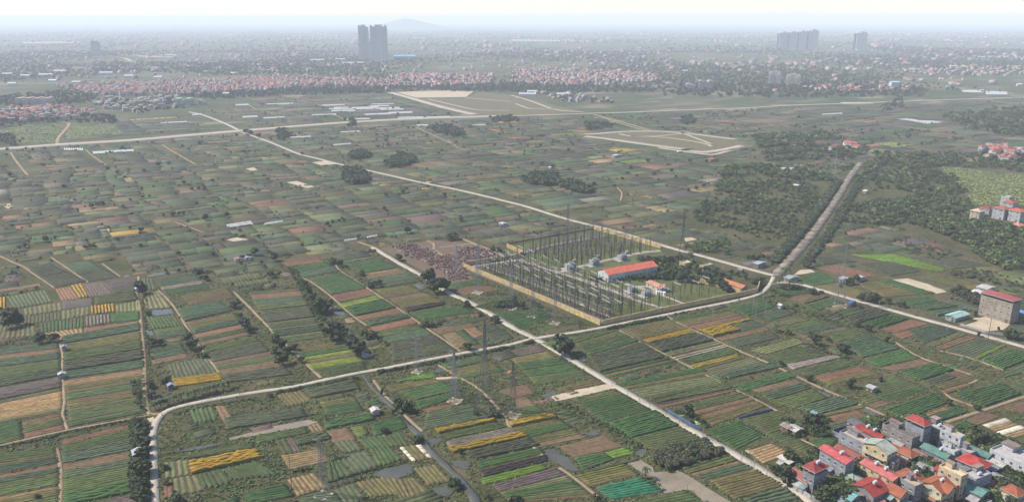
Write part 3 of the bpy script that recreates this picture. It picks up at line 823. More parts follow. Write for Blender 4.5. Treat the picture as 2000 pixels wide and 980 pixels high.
for pp, pm in (('-60,300 470,262 700,330 1040,410 900,470 480,545 275,540 -60,610', 150), ('490,258 975,232 1160,228 1300,262 1130,270 1290,300 1480,290 1420,330 1330,430 1430,470 1500,480 1510,530 1340,488 1030,402 700,330', 150), ('1170,224 1720,205 2060,196 2060,330 1900,320 1700,345 1640,370 1500,320 1490,280 1290,255', 60)):
    farmland(pp, (11, 24), (4, 8), 300, pm, drop=.12)
for pp in ('-60,470 290,470 290,600 -60,610', '480,470 728,470 1045,640 900,690 500,600', '1530,535 1620,430 1740,445 1900,505 2060,535 2060,690 1575,556', '728,330 1040,410 1165,442 985,480 905,470 728,482 300,500 300,420', '1040,402 1330,430 1500,480 1510,530 1340,488'):
    farmland(pp, (9, 18), (5, 9), 620, 120, drop=.15)
print('plots', nA, nB, nC, nD, nE, nF, nG, nH, nI, 'fields', NF[0])
# ================================================================== VEGETATION
def leaf_cloud(mb, centre, rad, n, size, col, flat=0.75, j=.3):
    for _ in range(n):
        while True:
            d = Vector((random.uniform(-1, 1), random.uniform(-1, 1), random.uniform(-.8, 1)))
            if .05 < d.length <= 1: break
        r = d.length ** .45; d.normalize()
        p = Vector(centre) + Vector((d.x * rad, d.y * rad, d.z * rad * flat)) * r
        nn = (d + Vector((random.gauss(0, .6), random.gauss(0, .6), random.gauss(.3, .6)))).normalized()
        u = nn.orthogonal().normalized(); w = nn.cross(u); a = random.uniform(0, math.pi); u, w = u * math.cos(a) + w * math.sin(a), w * math.cos(a) - u * math.sin(a)
        s = size * random.uniform(.6, 1.35); c = jv(col, j)
        mb.face([p - u * s - w * s * .5, p + u * s * .2 - w * s * .8, p + u * s + w * s * .4, p - u * s * .3 + w * s * .8], c)
def round_crown(seed, col, lobes=7, n=46, tall_=1.0, low=.30):
    """crown of unit height standing on z=0; leaf clumps in uneven lobes"""
    random.seed(seed); mb = MB()
    for k in range(lobes):
        a = 2 * math.pi * k / lobes + random.uniform(-.4, .4); r = random.uniform(.10, .26) * (1 if k else 0)
        z = random.uniform(low + .12, .82) if k else .62
        leaf_cloud(mb, (r * math.cos(a), r * math.sin(a), z * tall_), random.uniform(.18, .26), n, .085, jv(col, .2))
    leaf_cloud(mb, (0, 0, .5 * tall_), .26, n, .10, col)
    return mb
def trunk_mb(seed, h=.55, r=.022):
    random.seed(seed); mb = MB(); c = (0.10, 0.075, 0.055)
    mb.bar((0, 0, 0), (.01, 0, h * .55), r, c, 6, r * .75)
    for k in range(4):
        a = 1.57 * k + random.uniform(-.4, .4); mb.bar((.01, 0, h * .5), (.18 * math.cos(a), .18 * math.sin(a), h * random.uniform(.9, 1.2)), r * .55, c, 4, r * .2)
    return mb
def palm_crown(seed, col):
    random.seed(seed); mb = MB()
    for k in range(13):
        a = 2 * math.pi * k / 13 + random.uniform(-.2, .2); L = random.uniform(.3, .42); up = random.uniform(.05, .35); p0 = Vector((0, 0, .7)); prev = p0; w0 = .06
        for s in range(1, 5):
            t = s / 4; p = Vector((L * t * math.cos(a), L * t * math.sin(a), .7 + up * t - .55 * t * t * random.uniform(.6, .9))); sd = Vector((-math.sin(a), math.cos(a), 0)); w1 = .09 * (1 - t * .85)
            mb.face([prev - sd * w0, prev + sd * w0, p + sd * w1, p - sd * w1], jv(col, .25)); prev, w0 = p, w1
    return mb
def palm_trunk(seed):
    return MB().bar((0, 0, 0), (.02, 0, .72), .03, (0.12, 0.10, 0.07), 6, .02)
DG = (0.027, 0.040, 0.014); MG = (0.043, 0.060, 0.019); OG = (0.075, 0.085, 0.03); GY = (0.052, 0.050, 0.036)
TREE = {}
for nm, sd, c, kw in (('round', 1, DG, {}), ('round2', 2, MG, {'lobes': 8}), ('tall', 3, DG, {'lobes': 6, 'low': .2}), ('bushy', 4, MG, {'lobes': 6, 'low': .0}), ('grey', 5, GY, {'lobes': 6, 'low': .1, 'n': 36}), ('gold', 6, (0.30, 0.17, 0.03), {'lobes': 6})):
    TREE[nm] = (round_crown(sd, c, **kw).mesh('crown', M['leaf']), trunk_mb(sd).mesh('trunk', M['bark']))
TREE['palm'] = (palm_crown(7, (0.04, 0.065, 0.022)).mesh('crown', M['leaf']), palm_trunk(7).mesh('trunk', M['bark']))
random.seed(77)
def tree(x, y, h, kind, label, group, wide=1.0, name='tree'):
    root = empty(name, (x, y, 0), random.uniform(0, 6.28)); root.scale = (h * wide * random.uniform(.9, 1.15), h * wide * random.uniform(.9, 1.15), h)
    c, t = TREE[kind]; link('trunk', t, root); link('crown', c, root)
    return tag(root, label, 'tree', group)
ORD = 'first second third fourth fifth sixth seventh eighth ninth tenth eleventh twelfth thirteenth fourteenth fifteenth sixteenth'.split()
NT = [0]; ALL_TREES = []
def trees(zone, s, label, group, kinds=('round', 'round2', 'tall'), wide=1.1, name='tree', k=1.0):
    items = sorted(s.split(), key=lambda q: float(q.split(',')[0])); n_ = len(items)
    for i_, it in enumerate(items):
        lb = label if n_ == 1 else label + ', ' + ('%s from left' % ORD[i_] if n_ > 2 else ('left', 'right')[i_] + ' one')
        v = [float(a) for a in it.split(',')]; px, py = zp(zone, (v[0], v[1])); x, y = G(px, py)
        tree(x, y, tall(py, v[2]) * k * 1.06, random.choice(kinds), lb, group if len(items) > 1 else None, wide, name); NT[0] += 1; ALL_TREES.append((x, y))
trees('p', '281,838,18 280,857,20 282,876,22 280,894,22 283,948,18 279,968,20 282,984,20', 'dark tree in the row left of the lower left road', 'dark trees beside the lower left road', ('round', 'bushy'), 1.25)
trees('p', '279,926,28', 'yellowish green tree overhanging the lower left road', None, ('round2',), 1.3)
trees('p', '324,917,12 326,946,12 346,982,20', 'shrubby tree right of the lower left road', 'verge trees right of the lower left road', ('bushy',), 1.2)
trees('p', '303,799,20 314,795,20 327,791,19 340,786,20 354,782,20 368,779,19 382,775,20 396,772,20 410,769,21 423,765,20 436,762,20 448,757,20', 'dark palm in the dense row inside the road bend', 'palms along the road bend', ('palm',), 1.15, 'palm_tree')
trees('p', '299,780,18 311,783,16 296,757,14 322,748,14', 'scrubby grey tree behind the row of palms at the road bend', 'scrub trees behind the bend', ('grey', 'bushy'), 1.3)
trees('p', '20,640,30 33,636,34', 'tall bushy tree at the left edge between striped plots', 'trees at the left edge', ('tall', 'round'), 1.0)
trees('p', '81,670,22 107,668,19', 'round dark tree beside the white striped plot at left', 'two round trees at left', ('round',), 1.15)
trees('p', '278,574,26', 'dark tree standing over the white hut on the left dirt path', None, ('tall',), 1.0)
trees('p', '300,675,16 312,675,15 291,616,10', 'small dark tree right of the left dirt path', 'small trees by the left dirt path', ('round',), 1.2)
trees('p', '390,541,17 402,548,12 384,534,12', 'bushy tree at the head of the weedy ditch', 'trees at the head of the ditch', ('bushy', 'round'), 1.2)
trees('p', '367,668,16 377,680,18 388,692,16 398,698,12', 'bush on the overgrown strip by the path', 'bush trees on the overgrown strip', ('bushy', 'round2'), 1.5)
trees('p', '458,602,15 480,642,22 488,650,16 470,620,10', 'dark shrubby tree along the weedy ditch', 'ditch trees left of centre', ('round', 'bushy'), 1.1)
trees('p', '540,668,20 552,682,20 564,690,16 553,712,24 588,708,13 575,684,14 537,690,14', 'dark tree in the clump beside the diagonal path', 'clump beside the diagonal path', ('round', 'bushy', 'tall'), 1.15)
trees('p', '622,612,28 640,606,22 632,614,20', 'dark tree in the clump at the ditch bend', 'clump at the ditch', ('round', 'round2'), 1.15)
trees('p', '652,663,38', 'large dark round tree on the ditch left of centre', None, ('round',), 1.3)
trees('p', '684,678,24 692,688,30 701,696,30', 'dark tree beside the small bright pond', 'trees beside the small bright pond', ('tall', 'round'), 1.0)
trees('p', '605,575,16 612,590,14 598,560,12', 'slim dark tree on the overgrown ditch bank', 'slim ditch bank trees', ('tall',), .9)
trees('p', '720,662,14 731,660,15 710,656,12', 'small tree on the weedy corner below the red plot', 'small trees on the weedy corner', ('bushy',), 1.2)
trees('p', '530,542,15 537,510,19', 'lone tree on the upper part of the ditch', 'upper ditch trees', ('round',), 1.0)
trees('p', '707,538,13 725,562,13 735,561,14 665,521,14 652,516,14 742,556,10', 'small tree along the upper field path', 'trees along the upper field path', ('round2', 'bushy'), 1.2)
trees('p', '842,548,22', 'brownish tree at the cemetery corner', None, ('grey',), 1.3)
trees('p', '835,553,28 848,572,28 861,571,32 872,566,20', 'large dark tree at the bend of the pale lane below the cemetery', 'dark trees below the cemetery', ('round', 'tall'), 1.1)
trees('p', '780,509,14', 'dark round tree among the graves beside the lane', None, ('round',), 1.3)
trees('p', '885,467,16 878,470,12', 'round tree on the grassy rise above the cemetery', 'trees above the cemetery', ('round',), 1.4)
trees('p', '912,599,15 970,629,15 938,617,9 960,625,8', 'bush on the verge of the lane left of the substation', 'bushes along the lane', ('bushy',), 1.2)
trees('p', '963,490,12 975,494,13', 'small tree at the back corner of the substation', 'trees at the back corner of the substation', ('bushy',), 1.1)
trees('p', '832,638,16 845,638,10 857,634,8', 'bush on the field path below the green plots', 'bushes on the field path', ('bushy',), 1.3)
trees('p', '915,683,15', 'round bush tree on the verge of the cross road', None, ('round2',), 1.3)
trees('p', '985,600,16 1000,597,18 1020,602,12 1042,596,12 970,600,12 1050,600,9', 'leafy shrub left of the long yellow wall', 'shrub trees left of the yellow wall', ('bushy', 'round2'), 1.4)
trees('p', '1102,693,38', 'large dark round tree at the road junction near the centre', None, ('round',), 1.2)
trees('p', '1122,700,10 1130,698,12', 'shrub by the small pond near the junction', 'shrubs by the small pond', ('bushy',), 1.3)
trees('p', '1158,546,10 1165,549,9 1172,548,8', 'rounded shrub at the left gable of the control building', 'shrubs at the left gable', ('bushy',), 1.4)
trees('p', '1250,512,13 1258,515,12 1268,516,13 1279,514,14 1290,512,13 1300,516,12 1266,508,10 1308,510,11', 'dark tree behind the red roofed control building', 'trees behind the control building', ('round', 'round2'), 1.3)
trees('p', '1204,546,8 1214,544,8 1232,546,10 1243,545,10 1254,545,11 1266,544,11 1277,544,11 1286,544,11', 'low dark tree along the front of the control building', 'trees along the control building front', ('round', 'bushy'), 1.5)
trees('p', '1296,546,16 1306,540,14 1316,544,16 1326,550,16 1338,546,15 1348,552,16 1358,554,14 1330,536,14 1318,532,13 1345,538,12 1300,530,12', 'dark tree in the grove right of the control building', 'grove right of the control building', ('round', 'round2', 'tall'), 1.2)
trees('p', '1375,548,17 1384,556,18 1394,552,20 1404,560,20 1413,566,18 1421,570,16 1392,540,14 1408,546,16 1430,572,10 1365,540,12', 'dark tree in the grove beside the gatehouse', 'grove beside the gatehouse', ('round', 'tall'), 1.15)
trees('p', '1472,554,13 1483,556,14 1440,540,10 1455,545,10 1428,536,10 1490,551,10', 'tree on the grass behind the gatehouse', 'trees behind the gatehouse', ('round2', 'bushy'), 1.2)
trees('p', '1521,556,20 1533,543,26 1541,560,18 1552,561,16 1561,562,14 1512,562,14', 'tall palm in the clump at the road fork', 'palms at the road fork', ('palm',), 1.2, 'palm_tree')
trees('p', '1545,566,12 1556,566,11 1530,566,11', 'dark round tree under the palms at the road fork', 'round trees at the road fork', ('round',), 1.4)
trees('p', '1577,523,13', 'small tree above the white sheet by the rubble road', None, ('round2',), 1.2)
trees('p', '1583,573,12 1590,574,12 1605,575,9', 'shrub on the near side of the right hand lane', 'shrubs near the right hand lane', ('bushy',), 1.3)
trees('p', '1651,557,13 1662,555,14 1674,550,13 1640,561,8', 'tree behind the pylon beside the right hand lane', 'trees behind the right pylon', ('round2', 'tall'), 1.2)
trees('p', '1683,588,15 1692,588,18 1703,591,20 1712,590,15', 'dark round tree on the far side of the right hand lane', 'round trees on the right hand lane', ('round',), 1.3)
trees('p', '1735,593,12 1763,600,12 1755,598,8', 'small tree beyond the blue truck along the lane', 'small trees along the lane', ('round2',), 1.3)
trees('p', '1593,673,22 1586,664,16 1601,680,12', 'dark tree in the clump between plots at right', 'tree clump between plots at right', ('round', 'tall'), 1.0)
trees('p', '1645,687,18', 'round dark tree with a bare patch beneath it at right', None, ('round',), 1.4)
trees('p', '1675,638,11 1695,647,14', 'round bush tree between the dark plots at right', 'two bush trees at right', ('round',), 1.3)
trees('p', '1732,669,14', 'upright small tree at the head of the grass strip', None, ('tall',), .9)
trees('p', '1514,647,18', 'small palm at the corner of the green plots', None, ('palm',), 1.2, 'palm_tree')
trees('p', '1540,653,11 1617,664,9 1525,713,11', 'small shrub on a plot corner right of centre', 'plot corner shrubs right of centre', ('bushy',), 1.2)
trees('p', '1975,662,22 1965,660,14', 'dark tree in front of the four storey building', 'trees in front of the tall building', ('round',), 1.1)
trees('p', '1905,619,12 1911,657,10 1950,645,8', 'thin tree in the sandy yard of the four storey building', 'yard trees', ('tall',), .8)
trees('p', '1862,572,13 1872,578,14 1882,582,14 1893,588,13 1903,592,13 1914,596,12 1877,568,12 1890,574,12 1905,580,12 1920,588,11 1870,566,10', 'dark tree in the hedgerow left of the four storey building', 'hedgerow left of the tall building', ('round', 'bushy', 'grey'), 1.4)
trees('p', '1660,757,20', 'dark upright tree beside the ditch at right', None, ('tall',), 1.1)
trees('p', '1704,757,9 1719,745,13', 'sparse little tree near the hut in the field', 'sparse trees near the hut', ('grey',), 1.0)
trees('p', '1580,745,14 1852,790,13', 'small dark tree on the field path at right', 'path trees at right', ('round',), 1.0)
trees('p', '1907,801,12', 'round bush at the path crossing at far right', None, ('round',), 1.4)
trees('p', '1578,826,20 1587,830,24 1595,828,18', 'dark banana like tree behind the farm shelter', 'trees behind the farm shelter', ('palm', 'round'), 1.0)
trees('p', '1535,838,13 1545,846,13 1556,838,11 1603,848,14 1613,852,12 1590,842,12 1568,842,10', 'shrubby tree around the ruined farm shelter', 'trees around the farm shelter', ('round', 'bushy'), 1.3)
trees('p', '1545,906,25', 'round olive green tree beside the road into the village', None, ('round2',), 1.2)
trees('p', '1535,945,32 1528,936,20 1516,927,16 1508,920,12', 'dark tree on the village edge beside the pale road', 'trees on the village edge', ('round', 'tall'), 1.1)
trees('p', '1712,836,18 1722,838,18 1733,832,20 1744,836,20 1755,840,18 1766,846,16 1728,846,16 1741,848,16 1754,830,16 1718,826,14 1740,824,15 1764,832,14', 'grey green tree in the thicket behind the village', 'thicket behind the village', ('grey', 'bushy', 'round2'), 1.3)
trees('p', '1806,834,14 1816,836,14 1827,834,13 1838,836,12 1796,836,12', 'bush tree behind the red hipped roof', 'bush trees behind the red hipped roof', ('round', 'bushy'), 1.4)
trees('p', '1912,868,30', 'large dark round tree at the right edge of the village', None, ('round',), 1.3)
trees('p', '1930,874,16 1941,880,14 1958,876,20 1972,884,16 1952,888,14 1985,896,12', 'shrubby green tree in the garden at the right edge', 'garden trees at the right edge', ('bushy', 'round2'), 1.4)
trees('p', '1684,922,26 1695,915,20 1674,914,16', 'dark tree between the grey house and the cream house', 'trees between the grey and cream houses', ('round',), 1.2)
trees('p', '1612,976,26 1624,966,22 1636,972,24 1650,978,22 1662,964,18 1675,970,18 1640,958,18 1604,984,20', 'dense dark tree in the lower village garden', 'trees in the lower village garden', ('round', 'round2'), 1.25)
trees('p', '1785,928,16 1796,934,18 1808,928,20 1818,938,18 1800,920,14 1790,942,14 1824,926,14', 'dark tree in the courtyard in the middle of the village', 'courtyard trees in the village', ('round', 'bushy'), 1.3)
trees('p', '1937,950,20 1948,962,20 1960,958,24 1972,966,20 1985,960,22 1995,975,20 1930,938,16 1952,940,16', 'dark tree in the lower right corner of the village', 'trees in the lower right corner', ('round', 'round2'), 1.3)
trees('p', '1812,896,16 1822,902,14 1800,888,12', 'tree in the lane behind the teal roof', 'trees behind the teal roof', ('round',), 1.3)
trees('p', '1346,813,22', 'dark upright tree in the blue fenced garden', None, ('tall',), 1.0)
trees('p', '1320,806,9 1330,808,9 1362,820,9 1372,824,8 1380,834,8 1350,826,8', 'low shrub in the blue fenced garden', 'shrubs in the blue fenced garden', ('bushy',), 1.5)
trees('p', '1261,935,26 1287,956,14 1278,945,12', 'banana palm on the bank of the muddy pond', 'banana palms on the pond bank', ('palm',), 1.0, 'palm_tree')
trees('p', '1172,992,22', 'dark bush cut by the bottom edge right of the path', None, ('round',), 1.5)
trees('p', '1007,990,22', 'dark bush cut by the bottom edge near the purple rows', None, ('round',), 1.2)
trees('p', '780,800,24 790,803,26 801,804,20 776,790,14', 'loose green tree by the canal', 'trees by the canal', ('bushy', 'round2'), 1.1)
trees('p', '635,821,17', 'spiky small tree beside the pale pond', None, ('palm',), 1.1, 'palm_tree')
trees('p', '746,772,13 768,809,10', 'narrow dark tree on the canal bank', 'narrow canal bank trees', ('tall',), .7)
trees('p', '752,846,11', 'small round tree alone in the green field', None, ('round',), 1.5)
trees('p', '815,863,15 822,860,11', 'bush on the bank where the canal widens', 'bushes where the canal widens', ('bushy',), 1.3)
trees('p', '892,952,20 884,948,14', 'bush on the canal bank by the lower pond', 'bushes by the lower pond', ('bushy', 'palm'), 1.2)
trees('p', '900,886,10', 'tiny tree at the end of the yellow flower strip', None, ('tall',), 1.0)
trees('p', '528,776,9', 'dark shrub in the grass below the cross road', None, ('round',), 1.4)
trees('p', '930,810,11 963,812,14 972,814,15 955,818,10', 'shrub at the foot of the big pylon', 'shrubs at the big pylon', ('grey', 'bushy'), 1.3)
trees('p', '952,973,11', 'small bush in the grass by the canal', None, ('bushy',), 1.2)
trees('p', '73,972,9', 'small dark bush in the lower left field', None, ('bushy',), 1.4)
for s, lb, gr in (('21,346,11 86,326,9 125,368,11 212,333,10 230,340,9 282,337,10 309,325,11 390,284,11 59,312,8 152,330,7 245,350,9 330,322,8', 'small dark tree among the far plots at upper left', 'far trees at upper left'),
                  ('180,406,12 190,403,11 200,403,15 375,372,9 388,372,10 400,371,11 360,360,11 416,356,9 280,388,9 255,392,7', 'dark tree in a clump on the plots left of centre', 'clumped trees on the left plots'),
                  ('402,431,17', 'large round dark tree alone on the plots left of centre', None), ('444,424,13', 'round tree on a bright green plot left of centre', None),
                  ('338,422,12 350,421,10 358,420,9 320,424,8 277,454,13 255,448,9 230,471,11 275,482,9', 'dark tree between plots in the left middle ground', 'trees in the left middle ground'),
                  ('90,473,15 108,468,10 48,484,13 38,486,9', 'round dark tree in the left part of the plots', 'round trees in the left plots'), ('168,487,12 178,486,13 186,485,9', 'dark bush clump beside the white pond at left', 'bush clump beside the white pond'),
                  ('350,498,10 416,499,11 472,509,15 497,499,20 462,463,9 435,471,8 505,466,10 488,505,12', 'dark tree near the white walled hut in the middle left', 'trees near the white walled hut'),
                  ('562,309,9 555,306,8 590,303,8 528,306,6 505,270,12 480,262,14 490,264,12', 'dark tree beside the long diagonal road', 'trees beside the long diagonal road'),
                  ('788,379,11 754,384,9 751,410,10 796,456,18 900,433,11 700,466,11 640,441,10 672,433,9 869,384,10 620,409,7 690,395,7', 'dark tree on the plots at the centre', 'trees on the centre plots'),
                  ('838,357,12', 'golden orange tree beside the long diagonal road', None),
                  ('982,358,9 1079,330,11 1057,323,9 1040,322,8 1266,318,11 1277,343,9 1312,337,10 1320,348,8 1347,318,10 1380,318,9 1200,366,9 1232,330,8 1225,340,8 1243,345,7 1160,362,10 1215,352,9', 'dark tree on the plots right of centre', 'trees on the plots right of centre'),
                  ('1360,371,11 1345,374,9 1375,366,10 1070,441,9 1078,440,8', 'tree on the grassy plots beyond the substation', 'trees beyond the substation'),
                  ('1418,498,13 1423,496,9', 'dark tree on the road beyond the substation', 'trees on the road beyond the substation'),
                  ('1470,506,12 1480,508,13 1490,505,11 1462,504,9 1500,508,10', 'dark tree around the roadside sheds near the fork', 'trees around the roadside sheds')):
    ks = ('gold',) if 'golden' in lb else ('round', 'round2')
    trees('p', s, lb, gr, ks, 1.2, k=.8)
# ---- vegetation nobody could count: shrubs, hedges, woods, weeds
def cheap_crown(seed, col, n=26, lobes=4, size=.11):
    random.seed(seed); mb = MB()
    for k in range(lobes):
        a = 6.28 * k / lobes + random.uniform(-.5, .5); r = .2 if k else 0
        leaf_cloud(mb, (r * math.cos(a), r * math.sin(a), random.uniform(.3, .65) if k else .62), .24, n, size, jv(col, .15))
    return tris_of(mb)
CHEAP = [cheap_crown(21, (0.030, 0.045, 0.016)), cheap_crown(22, (0.052, 0.073, 0.022)), cheap_crown(23, (0.042, 0.060, 0.022)), cheap_crown(24, (0.070, 0.064, 0.040)), cheap_crown(25, (0.080, 0.100, 0.030))]
FARC = [cheap_crown(31, DG, 9, 3, .2), cheap_crown(32, (0.036, 0.055, 0.022), 9, 3, .2), cheap_crown(33, MG, 8, 3, .2)]
def tuft(seed, col):
    random.seed(seed); mb = MB(); leaf_cloud(mb, (0, 0, .45), .55, 9, .3, col, .8, .35); return tris_of(mb)
TUFT = [tuft(41, (0.06, 0.10, 0.024)), tuft(42, (0.085, 0.105, 0.03)), tuft(43, (0.05, 0.075, 0.025)), tuft(44, (0.10, 0.09, 0.045))]
random.seed(99)
def stuff(name, protos, places, label, cat, mat='leaf'):
    if not places: return
    v, f, c = tile(protos, places); tag(link(name, arr_mesh(name, v, f, c, M[mat])), label, cat, kind='stuff')
def scatter(poly, n, h, ks, sp=1.0, clear=1.0, need=None):
    """n random spots inside a ground polygon"""
    x = [p[0] for p in poly]; y = [p[1] for p in poly]; out = []; t = 0
    while len(out) < n and t < n * 12:
        t += 1; p = (random.uniform(min(x), max(x)), random.uniform(min(y), max(y)))
        if not inside(p, poly) or not road_clear(p, clear): continue
        if need and not need(p): continue
        hh = random.uniform(*h); out.append((random.choice(ks), p[0], p[1], -.05 * hh, hh * sp * random.uniform(.85, 1.25), hh, random.uniform(0, 6.28)))
    return out
def line_scatter(ps, step, h, ks, off=(0, 0), sp=1.2):
    out = []
    for a, b in zip(ps, ps[1:]):
        L = math.dist(a, b); n = max(1, int(L / step)); nx, ny = -(b[1] - a[1]) / L, (b[0] - a[0]) / L
        for k in range(n):
            t = (k + random.random()) / n; o = random.uniform(*off); hh = random.uniform(*h)
            if not road_clear((a[0] + (b[0] - a[0]) * t + nx * o, a[1] + (b[1] - a[1]) * t + ny * o), .45 * hh * sp): continue
            out.append((random.choice(ks), a[0] + (b[0] - a[0]) * t + nx * o, a[1] + (b[1] - a[1]) * t + ny * o, -.05 * hh, hh * sp * random.uniform(.8, 1.2), hh, random.uniform(0, 6.28)))
    return out
def hedge(zone, s, label, step=.7, h=(1.2, 2.4), off=(-1, 1), ks=(0, 1, 2), sp=1.2):
    stuff('hedge', CHEAP, line_scatter(gpts(zone, s), step, h, ks, off, sp), label, 'hedge')
def wood(zone, s, n, h, label, ks=(0, 1, 2, 4, 1), sp=1.15, name='wood', cat='wood'):
    a, b, c = random.uniform(0, 6), random.uniform(0, 6), random.uniform(.08, .13)
    ok = lambda p: math.sin(p[0] * c + a) + math.sin(p[1] * c * .7 + b) + .8 * math.sin((p[0] + p[1]) * c * 2.3) > random.uniform(-2.0, .8)
    stuff(name, CHEAP, scatter(gpts(zone, s), int(n * .9), h, ks, sp, 1.5, need=ok), label, cat)
hedge('z7', '740,575 900,540 1200,485', 'dark clipped shrub belt on the near verge of the cross road by the yellow wall', h=(1.4, 2.4), off=(-.8, .8))
hedge('z7', '1230,465 1500,410 1750,360 1950,300', 'dark shrub belt on the near verge opposite the yellow wall', h=(1.2, 2.3), off=(-.8, .8))
hedge('z7', '230,665 450,625 740,578', 'low shrubs on the near verge just right of the junction', h=(.6, 1.3), ks=(1, 2, 4))
hedge('z2', '150,138 450,80 800,18', 'dark shrub belt on the near verge of the road left of the canal', h=(1.2, 2.2), off=(-.8, .8))
hedge('z6', '950,910 1300,855 1720,770 2000,714', 'dark shrub belt on the near verge between canal and junction', h=(1.2, 2.3), off=(-.8, .8))
hedge('z7', '-90,700 100,685 180,665', 'dark shrubs just left of the road junction', h=(1.6, 2.6), off=(-1, 1))
hedge('z1', '1350,300 1600,240 2000,175', 'rough green verge below the bend road', h=(.7, 1.5), ks=(1, 2, 4))
hedge('z1', '0,545 300,490 530,430 900,355 1150,310', 'low shrubs along the narrow path at lower left', h=(.7, 1.5), off=(-1.8, -.6))
hedge('z6', '280,90 420,330 480,430 560,560 700,620', 'overgrown bank of the weedy ditch left of centre', step=.6, h=(1, 2.4), off=(-2.5, 2), ks=(0, 1, 4))
hedge('z6', '860,560 960,640 1020,700', 'shrubs by the small pond above the cross road', h=(.8, 1.8), off=(-2, 2), ks=(1, 4))
hedge('z3', '1140,690 1350,620 1640,550', 'dense dark nursery of saplings beside the lane', step=.16, h=(2.6, 4.2), off=(-6, 6), ks=(3, 3, 2), sp=.9)
hedge('z8', '290,690 420,740 560,790 650,800', 'dark hedge between the plots at right', h=(1, 2), off=(-1, 1))
hedge('z8', '0,360 150,400 300,450 520,520 640,550', 'overgrown ditch bank running right from the fork', step=.5, h=(.8, 1.8), off=(-2, 2), ks=(1, 2, 4))
hedge('z3', '350,220 480,250 600,330 760,400 900,500 1000,560', 'shrubs along the weedy channel near the muddy pond', step=.6, h=(.7, 1.7), off=(-2, 2), ks=(1, 4, 2))
hedge('z2', '590,660 730,625', 'dark hedge above the round pond', h=(1, 1.6), off=(-.5, .5)); hedge('z2', '560,830 760,770 960,720 1190,665', 'dark fringe of plants above the large pond', step=.6, h=(.7, 1.3), off=(-.4, .4))
hedge('z2', '270,750 430,720', 'short dark hedge below the straw coloured plot', h=(1, 1.7), off=(-.5, .5))
hedge('z1', '1070,340 1070,600 1060,800 1080,980', 'dense shrubs filling the left verge of the lower left road', step=.4, h=(1.5, 3), off=(-2.2, 1.5), ks=(0, 2))
hedge('z5', '1140,300 1120,480 1150,650 1180,850', 'weedy bank right of the left dirt path', step=.8, h=(.6, 1.5), off=(-2, 1), ks=(1, 4, 3))
hedge('z1', '1160,20 1180,140 1200,230', 'thicket between the dirt path and the palms', step=.25, h=(1.2, 2.6), off=(-7, 1), ks=(3, 2, 1))
hedge('p', '1500,560 1520,575 1545,580', 'scrub at the road fork', step=.4, h=(1, 2.2), off=(-2, 2))
hedge('p', '1528,516 1560,478 1590,442 1620,402 1650,356', 'ragged trees along the left side of the rubble road', step=.4, h=(2, 5), off=(3.2, 9), ks=(3, 2, 0, 1))
hedge('p', '1552,516 1585,478 1615,440 1640,398 1668,352', 'ragged trees along the right side of the rubble road', step=.5, h=(1.5, 4), off=(-9, -3), ks=(3, 2, 0))
wood('p', '1345,428 1400,360 1425,340 1500,350 1590,360 1605,400 1565,458 1500,470 1420,447', 1500, (1.6, 4.6), 'orchard wood left of the rubble road')
wood('p', '1330,482 1420,468 1428,488 1345,500', 160, (2, 4), 'green orchard strip beside the road beyond the substation', (1, 4, 2))
wood('p', '1625,412 1655,404 1730,388 1760,398 1830,402 1830,425 1740,440 1650,436', 600, (2, 4.5), 'orchard right of the rubble road', (1, 2, 4, 0))
wood('p', '1740,398 1800,380 1890,392 1905,420 1990,452 2060,480 2060,520 1960,528 1900,496 1850,462 1745,425', 1500, (3, 6.5), 'dark wood at the right below the villas')
wood('p', '1640,330 1720,305 1790,300 1870,350 1885,375 1850,395 1760,372 1680,372', 500, (3, 7), 'trees right of the far end of the rubble road')
wood('p', '1400,345 1420,325 1500,322 1640,345 1630,356 1560,352 1480,345', 330, (3, 6.5), 'tree belt left of the far end of the rubble road')
wood('p', '1480,300 1560,285 1690,285 1700,300 1650,315 1560,312 1500,318', 420, (3, 7), 'tree belt along the far track at right')
wood('p', '1470,268 1600,258 1640,272 1560,285 1480,290', 300, (4, 9), 'far wood behind the graded plot')
wood('p', '1700,300 1900,300 2060,320 2060,345 1900,328 1830,325 1780,330', 420, (3, 7), 'tree belt above the light green meadow')
wood('p', '1840,225 2060,205 2060,262 1960,265 1870,245', 700, (4, 10), 'dark far wood at the right edge')
wood('p', '1740,465 1860,490 1830,510 1760,488', 60, (1.5, 3), 'scrub between the far right plots', (1, 3))
wood('p', '1830,535 1940,525 2060,560 2060,575 1930,552', 90, (1.5, 3.5), 'scrub belt at the far right plots', (1, 3))
